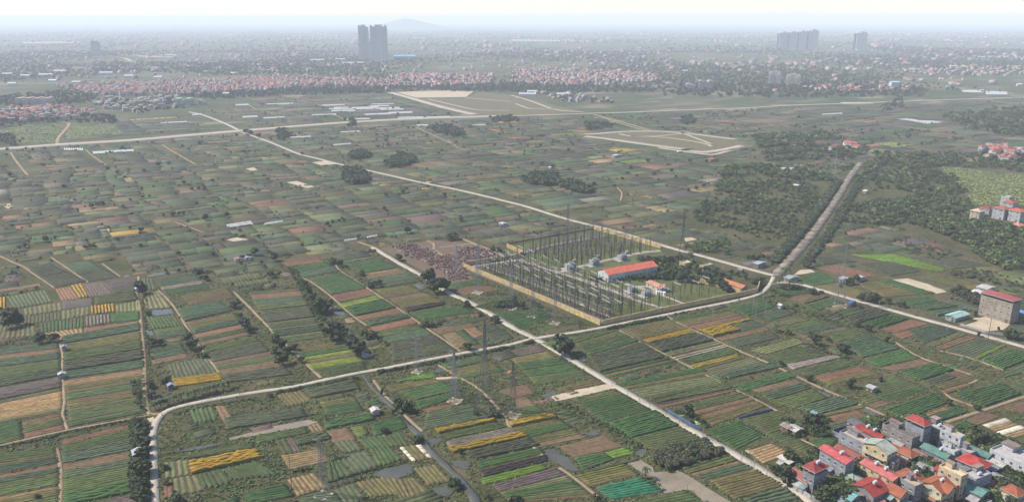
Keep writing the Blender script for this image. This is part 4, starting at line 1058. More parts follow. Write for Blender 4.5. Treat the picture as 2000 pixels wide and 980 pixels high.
for z_, s, n, lb in (('p', '680,303 705,297 722,303 724,310 690,312', 70, 'long low copse above the diagonal road'), ('p', '752,320 780,303 808,306 812,318 785,328 758,328', 130, 'dark round copse above the diagonal road'),
                     ('p', '668,352 672,332 700,332 724,345 722,358 690,362', 150, 'dark copse below the diagonal road'), ('p', '838,250 875,246 895,253 910,263 890,268 850,258', 130, 'dark copse beyond the long diagonal road'),
                     ('p', '1017,352 1040,340 1085,342 1098,358 1070,364 1030,360', 130, 'dark copse right of centre'), ('p', '1090,362 1118,356 1135,360 1158,372 1150,380 1110,374', 120, 'second dark copse right of centre'),
                     ('p', '956,232 990,228 1015,232 1010,240 965,240', 70, 'dark tree belt on the highway'), ('p', '1330,232 1350,228 1362,240 1335,245', 50, 'dark far copse below the highway'), ('p', '1140,240 1180,240 1200,250 1150,256', 60, 'dark copse left of the ring road'),
                     ('p', '540,256 560,252 570,268 545,278', 50, 'dark copse beside the highway junction'), ('p', '672,236 692,232 698,244 680,248', 25, 'small dark copse on the highway'),
                     ('p', '1720,208 1760,190 1765,212 1730,216', 60, 'dark copse right of the highway'), ('p', '0,262 30,268 30,285 -30,285 -30,262', 60, 'dark copse at the left edge above the highway')):
    stuff('copse', CHEAP, scatter(gpts(z_, s), n, (4, 8), (0, 0, 2), 1.2, .5), lb, 'copse')
# grassy weeds on the near ground that is neither crop, road nor water
BNEAR = [bb(f) for f in FIELD_POLYS + EXCL + KEEP[:3]]
def weeds(poly, n, h, label):
    stuff('weeds', TUFT, scatter(gpts('p', poly), n, h, (0, 1, 2, 0, 1, 3), 1.6, .2, need=lambda p: not in_any(p, BNEAR)), label, 'weeds')
weeds('0,640 300,600 300,985 -20,990', 1500, (.25, .8), 'weeds between the plots at lower left')
weeds('290,560 730,490 1040,662 700,728 310,810', 3000, (.3, .9), 'weeds along ditches and paths left of centre')
weeds('310,815 705,735 1045,664 1570,985 300,990', 5000, (.25, .85), 'weeds and grass among the plots at bottom centre')
weeds('1050,660 1500,570 2020,690 2020,830 1830,828 1570,965', 3500, (.25, .8), 'weeds between the plots at right')
weeds('728,486 1045,655 1172,640 900,525', 900, (.3, .9), 'rough grass left of the yellow wall')
weeds('1630,835 1860,830 2020,860 2020,1000 1560,1000', 900, (.4, 1.2), 'weeds between the village houses')
# a meadow and the village green as rough grass
for nm, z_, s, lb in (('meadow', 'p', '1840,325 1880,330 1960,340 2060,345 2060,405 1900,400 1885,375 1850,350', 'light green meadow at the right edge'), ('meadow', 'f1', '0,850 440,800 480,880 440,960 0,960', 'light green far meadow at upper left'),
                      ('meadow', 'f1', '550,830 900,820 960,880 720,920 500,930', 'light green far meadow right of the short track'), ('meadow', 'm4', '860,45 960,35 1100,60 1000,75', 'light green far meadow at right')):
    stuff(nm, [tuft(51, (0.17, 0.20, 0.06)), tuft(52, (0.13, 0.165, 0.05))], scatter(gpts(z_, s), 2600, (.5, 1.0), (0, 1), 3.2, 1), lb, 'meadow')

# garden shrubs crowding the gaps between the village houses
def gardens(s, n, h, label): stuff('garden_shrubs', CHEAP, scatter(gpts('p', s), n, h, (0, 1, 2, 0, 4), 1.15, .6), label, 'shrubs')
gardens('1515,915 1545,900 1640,860 1640,880 1560,935 1540,960', 50, (1.5, 4), 'garden shrubs on the road side of the village')
gardens('1570,985 1640,930 1680,900 1700,915 1650,985', 90, (2, 5), 'garden shrubs in the lower left of the village')
gardens('1770,900 1800,890 1850,930 1840,950 1790,945', 60, (2, 5), 'garden shrubs in the middle of the village')
gardens('1900,900 1990,920 2040,990 1920,990', 120, (2, 5), 'garden shrubs in the lower right of the village')
gardens('1690,825 1790,818 1850,838 1850,850 1760,850 1700,850', 150, (2, 5), 'scrub thicket behind the village roofs')
gardens('1860,840 1930,850 2040,880 2040,900 1930,890 1880,870', 110, (1.5, 4), 'garden shrubs at the right edge of the village')
gardens('1520,820 1620,815 1630,850 1560,862 1525,850', 70, (1, 3), 'scrub round the ruined farm shelter')
gardens('1295,505 1330,500 1425,535 1430,570 1370,550 1300,545 1250,520', 170, (2, 4.5), 'undergrowth in the substation groves')
gardens('1195,548 1290,538 1292,548 1200,556', 50, (1.2, 2.6), 'shrubs along the front of the control building')

# shrubs, stakes of bananas and weeds on the margins of the farther plots
def margins(n, y0, y1, h, label):
    out = []; c_ = [q for q, d in PLOTS if y0 < q[0][1] < y1]
    for _ in range(n):
        q = random.choice(c_); i = random.randrange(4); t = random.random(); p = q[i] * (1 - t) + q[(i + 1) % 4] * t; hh = random.uniform(*h) * random.choice((1, 1, 1, 1.7))
        if road_clear(p, 1.0): out.append((random.choice((0, 1, 2)), p[0] + random.uniform(-.5, .5), p[1] + random.uniform(-.5, .5), -.1, hh * 1.3, hh, random.uniform(0, 6.28)))
    stuff('shrubs', FARC, out, label, 'shrubs')
margins(1000, 430, 640, (.5, 1.5), 'low shrubs on the plot margins in the middle distance')
margins(1500, 640, 1000, (.7, 1.9), 'low shrubs on the plot margins farther off'); margins(1600, 1000, 1800, (1.2, 3), 'shrubs on the plot margins round the highway')
# ================================================================== BUILDINGS OF THE VILLAGE
RED = (0.22, 0.034, 0.026); SALMON = (0.215, 0.072, 0.055); ORANGE = (0.23, 0.070, 0.032); TEAL = (0.085, 0.17, 0.145); GREY = (0.19, 0.19, 0.20); CREAM = (0.44, 0.38, 0.25); WHITE = (0.40, 0.405, 0.42)
DARK = (0.10, 0.095, 0.09); BRICK = (0.20, 0.18, 0.165); TANR = (0.34, 0.26, 0.19); GGREEN = (0.24, 0.27, 0.23); CONC = (0.30, 0.29, 0.28); YELLOW = (0.42, 0.34, 0.19); BLUEG = (0.21, 0.22, 0.25)
VROT = math.radians(30)
def window(root, face, u, z, w, h, W, D, frame=(0.42, 0.42, 0.41)):
    """window on wall face '-x' or '-y' (also '+x'), u along the wall, z sill height; part with pane and sill"""
    t = .06
    def B(mb, a0, a1, z0, z1, o0, o1, col):
        if face == '-y': mb.box(a0, a1, -o1, -o0, z0, z1, col)
        elif face == '-x': mb.box(-o1, -o0, a0, a1, z0, z1, col)
        else: mb.box(W + o0, W + o1, a0, a1, z0, z1, col)
    f = MB()
    B(f, u, u + w, z, z + t, .003, .07, frame); B(f, u, u + w, z + h - t, z + h, .003, .07, frame)
    B(f, u, u + t, z + t, z + h - t, .003, .07, frame); B(f, u + w - t, u + w, z + t, z + h - t, .003, .07, frame); B(f, u + w / 2 - .03, u + w / 2 + .03, z + t, z + h - t, .003, .06, frame)
    o = f.build('window', M['paint'], root)
    p = MB(); B(p, u + t, u + w - t, z + t, z + h - t, .004, .03, (0.05, 0.06, 0.07)); p.build('pane', M['glass'], o)
    s = MB(); B(s, u - .1, u + w + .1, z - .1, z - .002, .003, .18, frame); s.build('sill', M['paint'], o)
def door(root, face, u, w, h, col=(0.10, 0.06, 0.04)):
    m = MB(); hd = MB()
    if face == '-y': m.box(u, u + w, -.06, -.003, 0.02, h, col); hd.box(u + w * .8, u + w * .85, -.12, -.062, h * .45, h * .5, (.4, .4, .4))
    else: m.box(-.06, -.003, u, u + w, 0.02, h, col); hd.box(-.12, -.062, u + w * .8, u + w * .85, h * .45, h * .5, (.4, .4, .4))
    o = m.build('door', M['paint'], root); hd.build('handle', M['steel'], o)
def gable(root, x0, x1, y0, y1, z, rise, col, along='y', over=.5, name='roof', wallcol=None, seams=True):
    m = MB(); x0 -= over; x1 += over; y0 -= over; y1 += over; th = .12
    if along == 'y':
        xm = (x0 + x1) / 2
        a = [(x0, y0, z), (xm, y0, z + rise), (xm, y1, z + rise), (x0, y1, z)]; b = [(xm, y0, z + rise), (x1, y0, z), (x1, y1, z), (xm, y1, z + rise)]
    else:
        ym = (y0 + y1) / 2
        a = [(x0, y0, z), (x1, y0, z), (x1, ym, z + rise), (x0, ym, z + rise)]; b = [(x0, ym, z + rise), (x1, ym, z + rise), (x1, y1, z), (x0, y1, z)]
    for q in (a, b):
        c = jv(col, .06); m.face(q, c); m.face([(p[0], p[1], p[2] - th) for p in q][::-1], c)
        for i in range(4):
            p, r = q[i], q[(i + 1) % 4]; m.face([p, (p[0], p[1], p[2] - th), (r[0], r[1], r[2] - th), r], c)
        if seams:                     # raised sheet seams running down the slope
            P = [Vector(v) for v in q]
            if along == 'y': e0, e1, f0, f1 = P[0], P[3], P[1], P[2]
            else: e0, e1, f0, f1 = P[0], P[1], P[3], P[2]
            n = max(3, int((e1 - e0).length / .9))
            for k in range(n + 1): m.bar(e0.lerp(e1, k / n) + Vector((0, 0, .02)), f0.lerp(f1, k / n) + Vector((0, 0, .02)), .05, jv(col, .08), 4)
    o = m.build(name, M['roof'], root)
    # the gable ends
    g = MB(); wc = wallcol or col
    if along == 'y':
        for y in (y0 + over, y1 - over): g.face([(x0 + over, y, z - .02), (x1 - over, y, z - .02), ((x0 + x1) / 2, y, z + rise * .9)], wc)
    else:
        for x in (x0 + over, x1 - over): g.face([(x, y0 + over, z - .02), (x, y1 - over, z - .02), (x, (y0 + y1) / 2, z + rise * .9)], wc)
    g.build('gable_wall', M['wall'], root)
    c = MB()
    if along == 'y': c.bar(((x0 + x1) / 2, y0, z + rise + .03), ((x0 + x1) / 2, y1, z + rise + .03), .11, jv(col, .1), 6)
    else: c.bar((x0, (y0 + y1) / 2, z + rise + .03), (x1, (y0 + y1) / 2, z + rise + .03), .11, jv(col, .1), 6)
    c.build('ridge_cap', M['roof'], o)
    return o
def hip(root, x0, x1, y0, y1, z, rise, col, over=.6, name='roof'):
    x0 -= over; x1 += over; y0 -= over; y1 += over; w, d = x1 - x0, y1 - y0; m = MB()
    if d >= w: r0, r1 = ((x0 + x1) / 2, y0 + w / 2 * .9, z + rise), ((x0 + x1) / 2, y1 - w / 2 * .9, z + rise)
    else: r0, r1 = (x0 + d / 2 * .9, (y0 + y1) / 2, z + rise), (x1 - d / 2 * .9, (y0 + y1) / 2, z + rise)
    A, B, C, D = (x0, y0, z), (x1, y0, z), (x1, y1, z), (x0, y1, z)
    if d >= w: fs = ([A, B, r0], [B, C, r1, r0], [C, D, r1], [D, A, r0, r1])
    else: fs = ([A, B, r1, r0], [B, C, r1], [C, D, r0, r1], [D, A, r0])
    for f in fs: m.face(f, jv(col, .07))
    m.face([D, C, B, A], col)
    for p in (A, B, C, D): m.bar(p, r0 if math.dist(p, r0) < math.dist(p, r1) else r1, .1, jv(col, .1), 4)
    o = m.build(name, M['roof'], root); MB().bar(r0, r1, .12, jv(col, .12), 6).build('ridge_cap', M['roof'], o)
    e = MB(); f_ = (0.36, 0.34, 0.31)
    e.box(x0, x1, y0 - .05, y0 + .05, z - .22, z - .01, f_).box(x0, x1, y1 - .05, y1 + .05, z - .22, z - .01, f_).box(x0 - .05, x0 + .05, y0 + .06, y1 - .06, z - .22, z - .01, f_).box(x1 - .05, x1 + .05, y0 + .06, y1 - .06, z - .22, z - .01, f_)
    e.build('fascia', M['paint'], o); return o
def flat(root, W, D, z, wall, floorc=(0.30, 0.27, 0.25), par=.8):
    MB().box(.2, W - .2, .2, D - .2, z, z + .05, floorc).build('roof', M['concrete'], root)
    m = MB().box(0, W, 0, .18, z, z + par, wall).box(0, W, D - .18, D, z, z + par, wall).box(0, .18, .19, D - .19, z, z + par, wall).box(W - .18, W, .19, D - .19, z, z + par, wall)
    m.build('parapet', M['wall'], root)
def tank(root, x, y, z, col=(0.62, 0.63, 0.64)):
    m = MB().bar((x - .8, y, z + .9), (x + .8, y, z + .9), .5, col, 10); o = m.build('water_tank', M['steel'], root)
    MB().box(x - .6, x - .5, y - .4, y + .4, z, z + .5, (.3, .3, .3)).box(x + .5, x + .6, y - .4, y + .4, z, z + .5, (.3, .3, .3)).build('tank_stand', M['steel'], o)
def balcony(root, face, u, w, z, W, D, wall):
    m = MB(); r = MB(); rc = (0.40, 0.38, 0.35)
    if face == '-x':
        m.box(-1.1, -.003, u, u + w, z - .15, z, wall); r.box(-1.08, -1.02, u, u + w, z + .85, z + .92, rc)
        for k in range(int(w / .35) + 1): r.box(-1.07, -1.03, u + k * .35, u + k * .35 + .06, z, z + .85, rc)
    else:
        m.box(u, u + w, -1.1, -.003, z - .15, z, wall); r.box(u, u + w, -1.08, -1.02, z + .85, z + .92, rc)
        for k in range(int(w / .35) + 1): r.box(u + k * .35, u + k * .35 + .06, -1.07, -1.03, z, z + .85, rc)
    o = m.build('balcony', M['wall'], root); r.build('railing', M['paint'], o)
HS = {'house': .9}
def house(zone, at, W, D, floors, fh, wall, roof, rcol, label, win=(2, 2), tanks=1, rise=1.6, along='y', balc=False, rot=None, name='house', cat='house', skipwin=False, front='-x', low_terrace=None):
    W *= HS.get(name, 1); D *= HS.get(name, 1); x, y = G(*zp(zone, at)); root = empty(name, (x, y, 0), VROT + (random.uniform(-.07, .07) if name == 'house' else 0) if rot is None else rot); tag(root, label, cat)
    Hh = floors * fh; MB().box(0, W, 0, D, 0, Hh, wall).build('wall', M['wall'], root)
    for k in range(1, floors + (1 if roof == 'flat' else 0)):      # floor bands
        b = MB(); zz = k * fh; c = tuple(v * .9 for v in wall)
        b.box(-.05, W + .05, -.05, -.002, zz - .12, zz + .06, c).box(-.05, -.002, .0, D, zz - .12, zz + .06, c).build('floor_band', M['wall'], root)
    if not skipwin:
        nx, ny = win
        for k in range(floors):
            for i in range(nx):
                if k == 0 and i == 0 and front == '-y': continue
                window(root, '-y', W * (i + .5) / nx - .55, k * fh + 1.0, 1.1, 1.3, W, D)
            for i in range(ny):
                if k == 0 and i == 0 and front == '-x': continue
                window(root, '-x', D * (i + .5) / ny - .55, k * fh + 1.0, 1.1, 1.3, W, D)
        door(root, front, (D if front == '-x' else W) * .5 / (ny if front == '-x' else nx) - .6, 1.3, 2.2)
    if roof == 'gable': gable(root, 0, W, 0, D, Hh + .04, rise, rcol, along, wallcol=wall)
    elif roof == 'hip': hip(root, 0, W, 0, D, Hh + .04, rise, rcol)
    elif roof == 'flat': flat(root, W, D, Hh, wall, rcol)
    elif roof == 'raised':                              # terrace under a roof on posts
        flat(root, W, D, Hh, wall, (0.28, 0.26, 0.25), .9); p = MB()
        for cx in (.15, W - .15):
            for cy in (.15, D - .15): p.box(cx - .09, cx + .09, cy - .09, cy + .09, Hh + .9, Hh + 2.5, wall)
        p.build('roof_post', M['wall'], root, kind='stuff'); hip(root, 0, W, 0, D, Hh + 2.52, rise, rcol, .4)
    if name == 'house':                                    # stair heads, lean-tos, awnings
        if roof == 'flat':
            MB().box(W * .55, W * .95, D * .6, D * .9, Hh + .06, Hh + 2.3, tuple(v * .9 for v in wall)).build('stair_head', M['wall'], root)
            MB().box(W * .5, W, D * .55, D * .95, Hh + 2.304, Hh + 2.42, jv((0.24, 0.16, 0.13), .3)).build('stair_roof', M['roof'], root)
        sc_ = jv(random.choice(((0.22, 0.20, 0.19), (0.20, 0.09, 0.07), (0.15, 0.19, 0.20), (0.26, 0.25, 0.24))), .2); lw = random.uniform(2, 3.2); y0 = random.uniform(0, D * .4); y1 = y0 + D * random.uniform(.3, .55)
        m = MB(); zt = min(Hh - .3, random.uniform(2.6, 3.2)); m.face([(-lw, y0, zt - .7), (-.02, y0, zt), (-.02, y1, zt), (-lw, y1, zt - .7)], sc_).face([(-lw, y1, zt - .78), (-.02, y1, zt - .08), (-.02, y0, zt - .08), (-lw, y0, zt - .78)], sc_)
        for yy in (y0 + .1, y1 - .1): m.bar((-lw + .1, yy, 0), (-lw + .1, yy, zt - .72), .06, (0.2, 0.2, 0.2), 4)
        m.build('awning', M['roof'], root)
        if W > 5: MB().box(W * .2, W * .2 + 2.2, -2.2, -.01, 0, 2.2, jv(tuple(v * .85 for v in wall), .2)).build('lean_to', M['wall'], root); MB().box(W * .2 - .2, W * .2 + 2.4, -2.4, -.01, 2.204, 2.3, jv(sc_, .3)).build('lean_to_roof', M['roof'], root)
    if balc:
        for k in range(1, floors): balcony(root, front, .4, (D if front == '-x' else W) - .8, k * fh + .1, W, D, wall)
    for k in range(tanks):
        tank(root, W * .5, D * (.35 + .3 * k), Hh + (.06 if roof == 'flat' else rise * .95 + (2.5 if roof == 'raised' else .1)))
    return root
house('z4', (345, 925), 8.5, 5.5, 2, 3.4, GREY, 'raised', RED, 'grey two storey house with raised red roof beside the road', (3, 2), 1, 1.5, 'x')
house('z4', (298, 900), 4.6, 10.5, 1, 3.6, BLUEG, 'hip', SALMON, 'low house with long salmon hipped roof at the road', (2, 3), 0, 1.8)
house('z4', (590, 825), 5.2, 13.5, 2, 3.9, BLUEG, 'gable', (0.36, 0.07, 0.07), 'tall blue grey house with crimson gable roof', (1, 4), 1, 1.1)
house('z4', (705, 705), 4.5, 12, 1, 3.2, TANR, 'gable', SALMON, 'low house with faded salmon roof beside the crimson gable', (1, 3), 0, .9)
house('z4', (805, 690), 5.5, 17, 2, 3.3, BLUEG, 'flat', TANR, 'long grey flat roofed house left of the cream house', (2, 4), 1, 1, skipwin=False)
house('z4', (910, 770), 6.2, 11, 3, 3.0, YELLOW, 'gable', GGREEN, 'cream three storey house with balconies and grey green gable roof', (2, 3), 0, 2.0, 'x', True)
house('z4', (965, 775), 4.5, 4.5, 2, 2.8, CREAM, 'gable', (0.14, 0.18, 0.2), 'narrow annex with slate roof right of the cream house', (1, 1), 0, .8)
house('z4', (1110, 605), 5.2, 15, 2, 3.2, BRICK, 'flat', DARK, 'unplastered grey brown block with flat roof in the village', (2, 4), 0)
house('z4', (1195, 560), 5.5, 9, 2, 3.7, BLUEG, 'raised', RED, 'tall house with bright red hipped roof at the back', (2, 2), 0, 1.6)
house('z4', (860, 565), 4.2, 12, 1, 4.6, GREY, 'gable', RED, 'grey house with plain red gable roof at the back left', (1, 3), 2, 1.0)
house('z4', (1480, 625), 3.6, 9, 3, 2.6, WHITE, 'flat', TANR, 'white narrow flat roofed house right of the red hipped roof', (1, 3), 0)
house('z4', (1330, 545), 7, 8, 2, 3.4, GREY, 'flat', CONC, 'grey flat roofed house behind the white narrow house', (2, 2), 1)
house('z4', (1370, 725), 5.4, 11, 1, 4.6, BLUEG, 'gable', TEAL, 'grey house with teal green gable roof', (2, 3), 1, 1.1)
house('z4', (1700, 705), 4.5, 13, 1, 4.0, WHITE, 'gable', TEAL, 'white house with long teal roof at right', (1, 3), 0, 1.0)
house('z4', (1640, 835), 8, 9.5, 2, 3.0, GREY, 'hip', (0.30, 0.035, 0.03), 'grey house with deep red hipped roof at right', (3, 2), 0, 1.9)
house('z4', (1990, 810), 11, 15, 2, 2.9, WHITE, 'flat', CONC, 'white flat roofed house cut by the right edge', (3, 4), 0)
house('z4', (1110, 690), 5, 7, 1, 3.4, CREAM, 'hip', ORANGE, 'small cream house with orange tiled roof', (2, 2), 0, 1.4)
house('z4', (1040, 735), 5, 6, 1, 2.6, CREAM, 'gable', SALMON, 'low salmon roofed shed beside the slate annex', (2, 2), 0, 1.0)
house('z4', (955, 925), 5.5, 15, 2, 3.0, YELLOW, 'gable', (0.34, 0.10, 0.09), 'yellow sided house with striped red sheet roof', (2, 4), 2, 1.0)
house('z4', (1150, 912), 7.5, 9.5, 1, 3.6, TANR, 'hip', ORANGE, 'low house with orange tiled hipped roof in the middle', (2, 2), 1, 2.0)
r18 = house('z4', (1340, 1015), 8.5, 9, 2, 2.7, CREAM, 'gable', ORANGE, 'cream villa with twin orange gables at the bottom', (3, 3), 1, 2.0, 'x', True)
gable(r18, 1.5, 6.5, -1.2, 4.5, 5.5, 2.2, ORANGE, 'y', .4, 'dormer_roof', CREAM)
house('z4', (1480, 965), 4.6, 9.5, 3, 3.0, (0.42, 0.33, 0.22), 'flat', CREAM, 'tan ornate three storey house with roof terrace', (2, 3), 0, balc=True)
house('z4', (1380, 880), 3.5, 5, 2, 3.0, BRICK, 'gable', RED, 'narrow brick house with small red roof beside the tan house', (1, 2), 0, .8)
house('z4', (1650, 1010), 6.5, 10, 1, 4.0, GREY, 'gable', TEAL, 'shed with teal sheet roof at the bottom edge', (2, 3), 0, 1.2)
house('z4', (815, 1015), 10, 9.5, 1, 4.0, GREY, 'gable', RED, 'wide low house with bright red gable roof at the bottom', (3, 3), 1, 2.0, 'x')
house('z4', (640, 1025), 6.5, 8, 1, 3.0, BLUEG, 'gable', (0.13, 0.26, 0.25), 'low shed with pale teal roof cut by the bottom edge', (2, 2), 0, 1.2)
house('z4', (1020, 1015), 6, 6.5, 1, 3.6, TANR, 'gable', ORANGE, 'house with steep orange roof at the bottom edge', (2, 2), 0, 2.2)
house('z4', (1930, 1015), 6, 6, 1, 4.2, CREAM, 'hip', ORANGE, 'small house with orange roof in the bottom right corner', (2, 2), 0, 1.6)
house('z4', (1600, 945), 10, 6, 2, 3.4, (0.26, 0.25, 0.29), 'flat', CONC, 'mauve grey flat roofed block between tan house and red roof', (4, 2), 1)
house('z4', (1810, 765), 5, 6, 1, 3.2, CONC, 'gable', (0.3, 0.3, 0.28), 'small shed with pale grey roof beside the deep red roof', (1, 2), 0, .7)
house('z4', (790, 475), 5, 12, 1, 2.4, WHITE, 'gable', (0.11, 0.11, 0.12), 'long low shed with dark grey roof behind the village', (1, 3), 0, .6)
house('z4', (160, 720), 4, 6, 1, 2.3, CONC, 'gable', (0.4, 0.38, 0.35), 'small shed with pale sheet roof under the round olive tree', (1, 2), 0, .4)
house('z4', (660, 870), 5, 5.5, 1, 2.6, (0.2, 0.22, 0.2), 'hip', (0.16, 0.22, 0.16), 'green canvas pavilion in the lower village garden', (1, 1), 0, 1.4, name='pavilion', cat='pavilion')
for at, W, D, fl, fh, wc, rf, rc, lb in (((1215, 690), 4, 6, 1, 3.0, BRICK, 'gable', (0.16, 0.10, 0.085), 'small dark brick shed behind the grey teal roofed house'), ((1010, 640), 4, 5, 1, 3.0, TANR, 'gable', ORANGE, 'tiny orange roofed house right of the cream house'),
        ((1265, 800), 4, 6, 1, 3.0, CONC, 'gable', (0.2, 0.2, 0.2), 'small shed with dark grey roof in the courtyard'), ((1560, 720), 4.5, 6, 2, 3.0, GREY, 'flat', CONC, 'narrow grey block left of the deep red roof'), ((1760, 800), 4.5, 7, 1, 3.4, BLUEG, 'gable', (0.17, 0.17, 0.18), 'grey shed right of the deep red roof'),
        ((1130, 985), 5, 7, 2, 3.0, GREY, 'flat', TANR, 'grey flat block between red and orange roofs at the bottom'), ((1850, 905), 5, 7, 1, 3.2, GREY, 'gable', (0.2, 0.21, 0.2), 'low grey house among the trees at lower right'), ((520, 760), 4, 5, 1, 2.8, CONC, 'gable', SALMON, 'tiny shed between the red roofs near the road'),
        ((1440, 700), 3.5, 5, 2, 2.8, WHITE, 'flat', CONC, 'narrow white block right of the teal gable'), ((700, 880), 4, 6, 1, 2.8, CONC, 'gable', (0.2, 0.19, 0.18), 'small grey shed by the garden trees'), ((1760, 920), 5, 6, 1, 3.2, BRICK, 'gable', (0.2, 0.08, 0.06), 'brick shed with rusty roof at lower right')):
    house('z4', at, W, D, fl, fh, wc, rf, rc, lb, (1, 2), 0, .9)
# compound walls at the village edge
def wall_run(zone, s, h, t, col, label, name='boundary_wall', cat='wall', piers=3.5, cap=True, z0=0.0):
    p = gpts(zone, s); root = empty(name, (p[0][0], p[0][1], 0)); tag(root, label, cat); o = Vector((*p[0], 0))
    for a, b in zip(p, p[1:]):
        a = Vector((*a, 0)) - o; b = Vector((*b, 0)) - o; d = b - a; L = d.length; d.normalize(); n = Vector((-d.y, d.x, 0)) * t / 2; k = max(1, round(L / piers))
        for i in range(k):
            p0 = a + d * (L * i / k + .2); p1 = a + d * (L * (i + 1) / k - .2)
            MB().prism(ccw([tuple((p0 - n)[:2]), tuple((p1 - n)[:2]), tuple((p1 + n)[:2]), tuple((p0 + n)[:2])]), 0, h, jv(col, .07)).build('wall_panel', M['wall'], root)
        for i in range(k + 1):
            c = a + d * (L * i / k); w = d * .22; m = n * 1.7
            MB().prism(ccw([tuple((c - w - m)[:2]), tuple((c + w - m)[:2]), tuple((c + w + m)[:2]), tuple((c - w + m)[:2])]), 0, h + .2, jv(tuple(v * .92 for v in col), .05)).build('pier', M['wall'], root)
        if cap:
            m = n * 1.4; MB().prism(ccw([tuple((a - m)[:2]), tuple((b - m)[:2]), tuple((b + m)[:2]), tuple((a + m)[:2])]), h + .004, h + .1, tuple(v * 1.05 for v in col)).build('coping', M['wall'], root)
    return root
wall_run('z4', '505,455 640,515', 1.8, .25, BLUEG, 'blue grey garden wall behind the village')
wall_run('z4', '510,435 690,385', 1.8, .25, (0.12, 0.13, 0.16), 'dark wall along the field behind the village')
wall_run('z4', '200,880 330,960 420,990', 1.8, .25, CONC, 'low grey wall along the village road')
# four storey building with its yard
rb = house('z8', (1885, 530), 8.5, 18, 3, 3.7, (0.25, 0.215, 0.17), 'raised', (0.24, 0.06, 0.06), 'four storey beige building with red roof terrace at the right edge', (2, 5), 0, .8, name='apartment_building', cat='building')
house('z8', (1460, 520), 13, 6, 1, 2.8, (0.20, 0.24, 0.24), 'gable', (0.22, 0.33, 0.30), 'low pavilion with pale teal roof beside the sandy yard', (3, 2), 0, .7, 'x', name='pavilion', cat='pavilion')
wall_run('z8', '1500,545 1700,600 1840,620 1950,600', 1.0, .2, CONC, 'low pale wall round the sandy yard', piers=4)
wall_run('z8', '1320,470 1540,425', 1.6, .2, BLUEG, 'grey wall left of the pale teal pavilion', piers=4)
house('z8', (1995, 480), 4, 6, 1, 2.6, BLUEG, 'gable', (0.08, 0.22, 0.42), 'shed with bright blue roof behind the four storey building', (1, 1), 0, .5, name='shed', cat='shed')
# villas on the right among the trees
for at, W, D, fl, wc, rf, rc, lb in (((1640, 660), 8, 8, 3, (0.42, 0.35, 0.26), 'hip', (0.38, 0.27, 0.19), 'pale villa with balconies left of the red roofed group'), ((1720, 610), 7, 8, 2, WHITE, 'hip', RED, 'villa with red roof behind the pale villa'),
                                     ((1835, 640), 10, 10, 3, WHITE, 'hip', (0.25, 0.08, 0.045), 'large white villa with orange roof among the trees'), ((1900, 590), 9, 9, 3, WHITE, 'hip', ORANGE, 'white villa with orange roof at the back of the group'),
                                     ((1960, 660), 10, 10, 3, WHITE, 'hip', (0.36, 0.09, 0.05), 'white villa with dark orange roof at the right edge'), ((1870, 545), 7, 7, 3, WHITE, 'flat', CONC, 'white flat topped house behind the villas'),
                                     ((1960, 715), 7, 7, 1, (0.42, 0.36, 0.33), 'hip', (0.42, 0.16, 0.1), 'small pink roofed house below the villas')):
    house('m4', at, W, D, fl, 3.1, tuple(v * .8 for v in wc), rf, rc, lb, (2, 2), 0, 1.8, name='villa', cat='house')
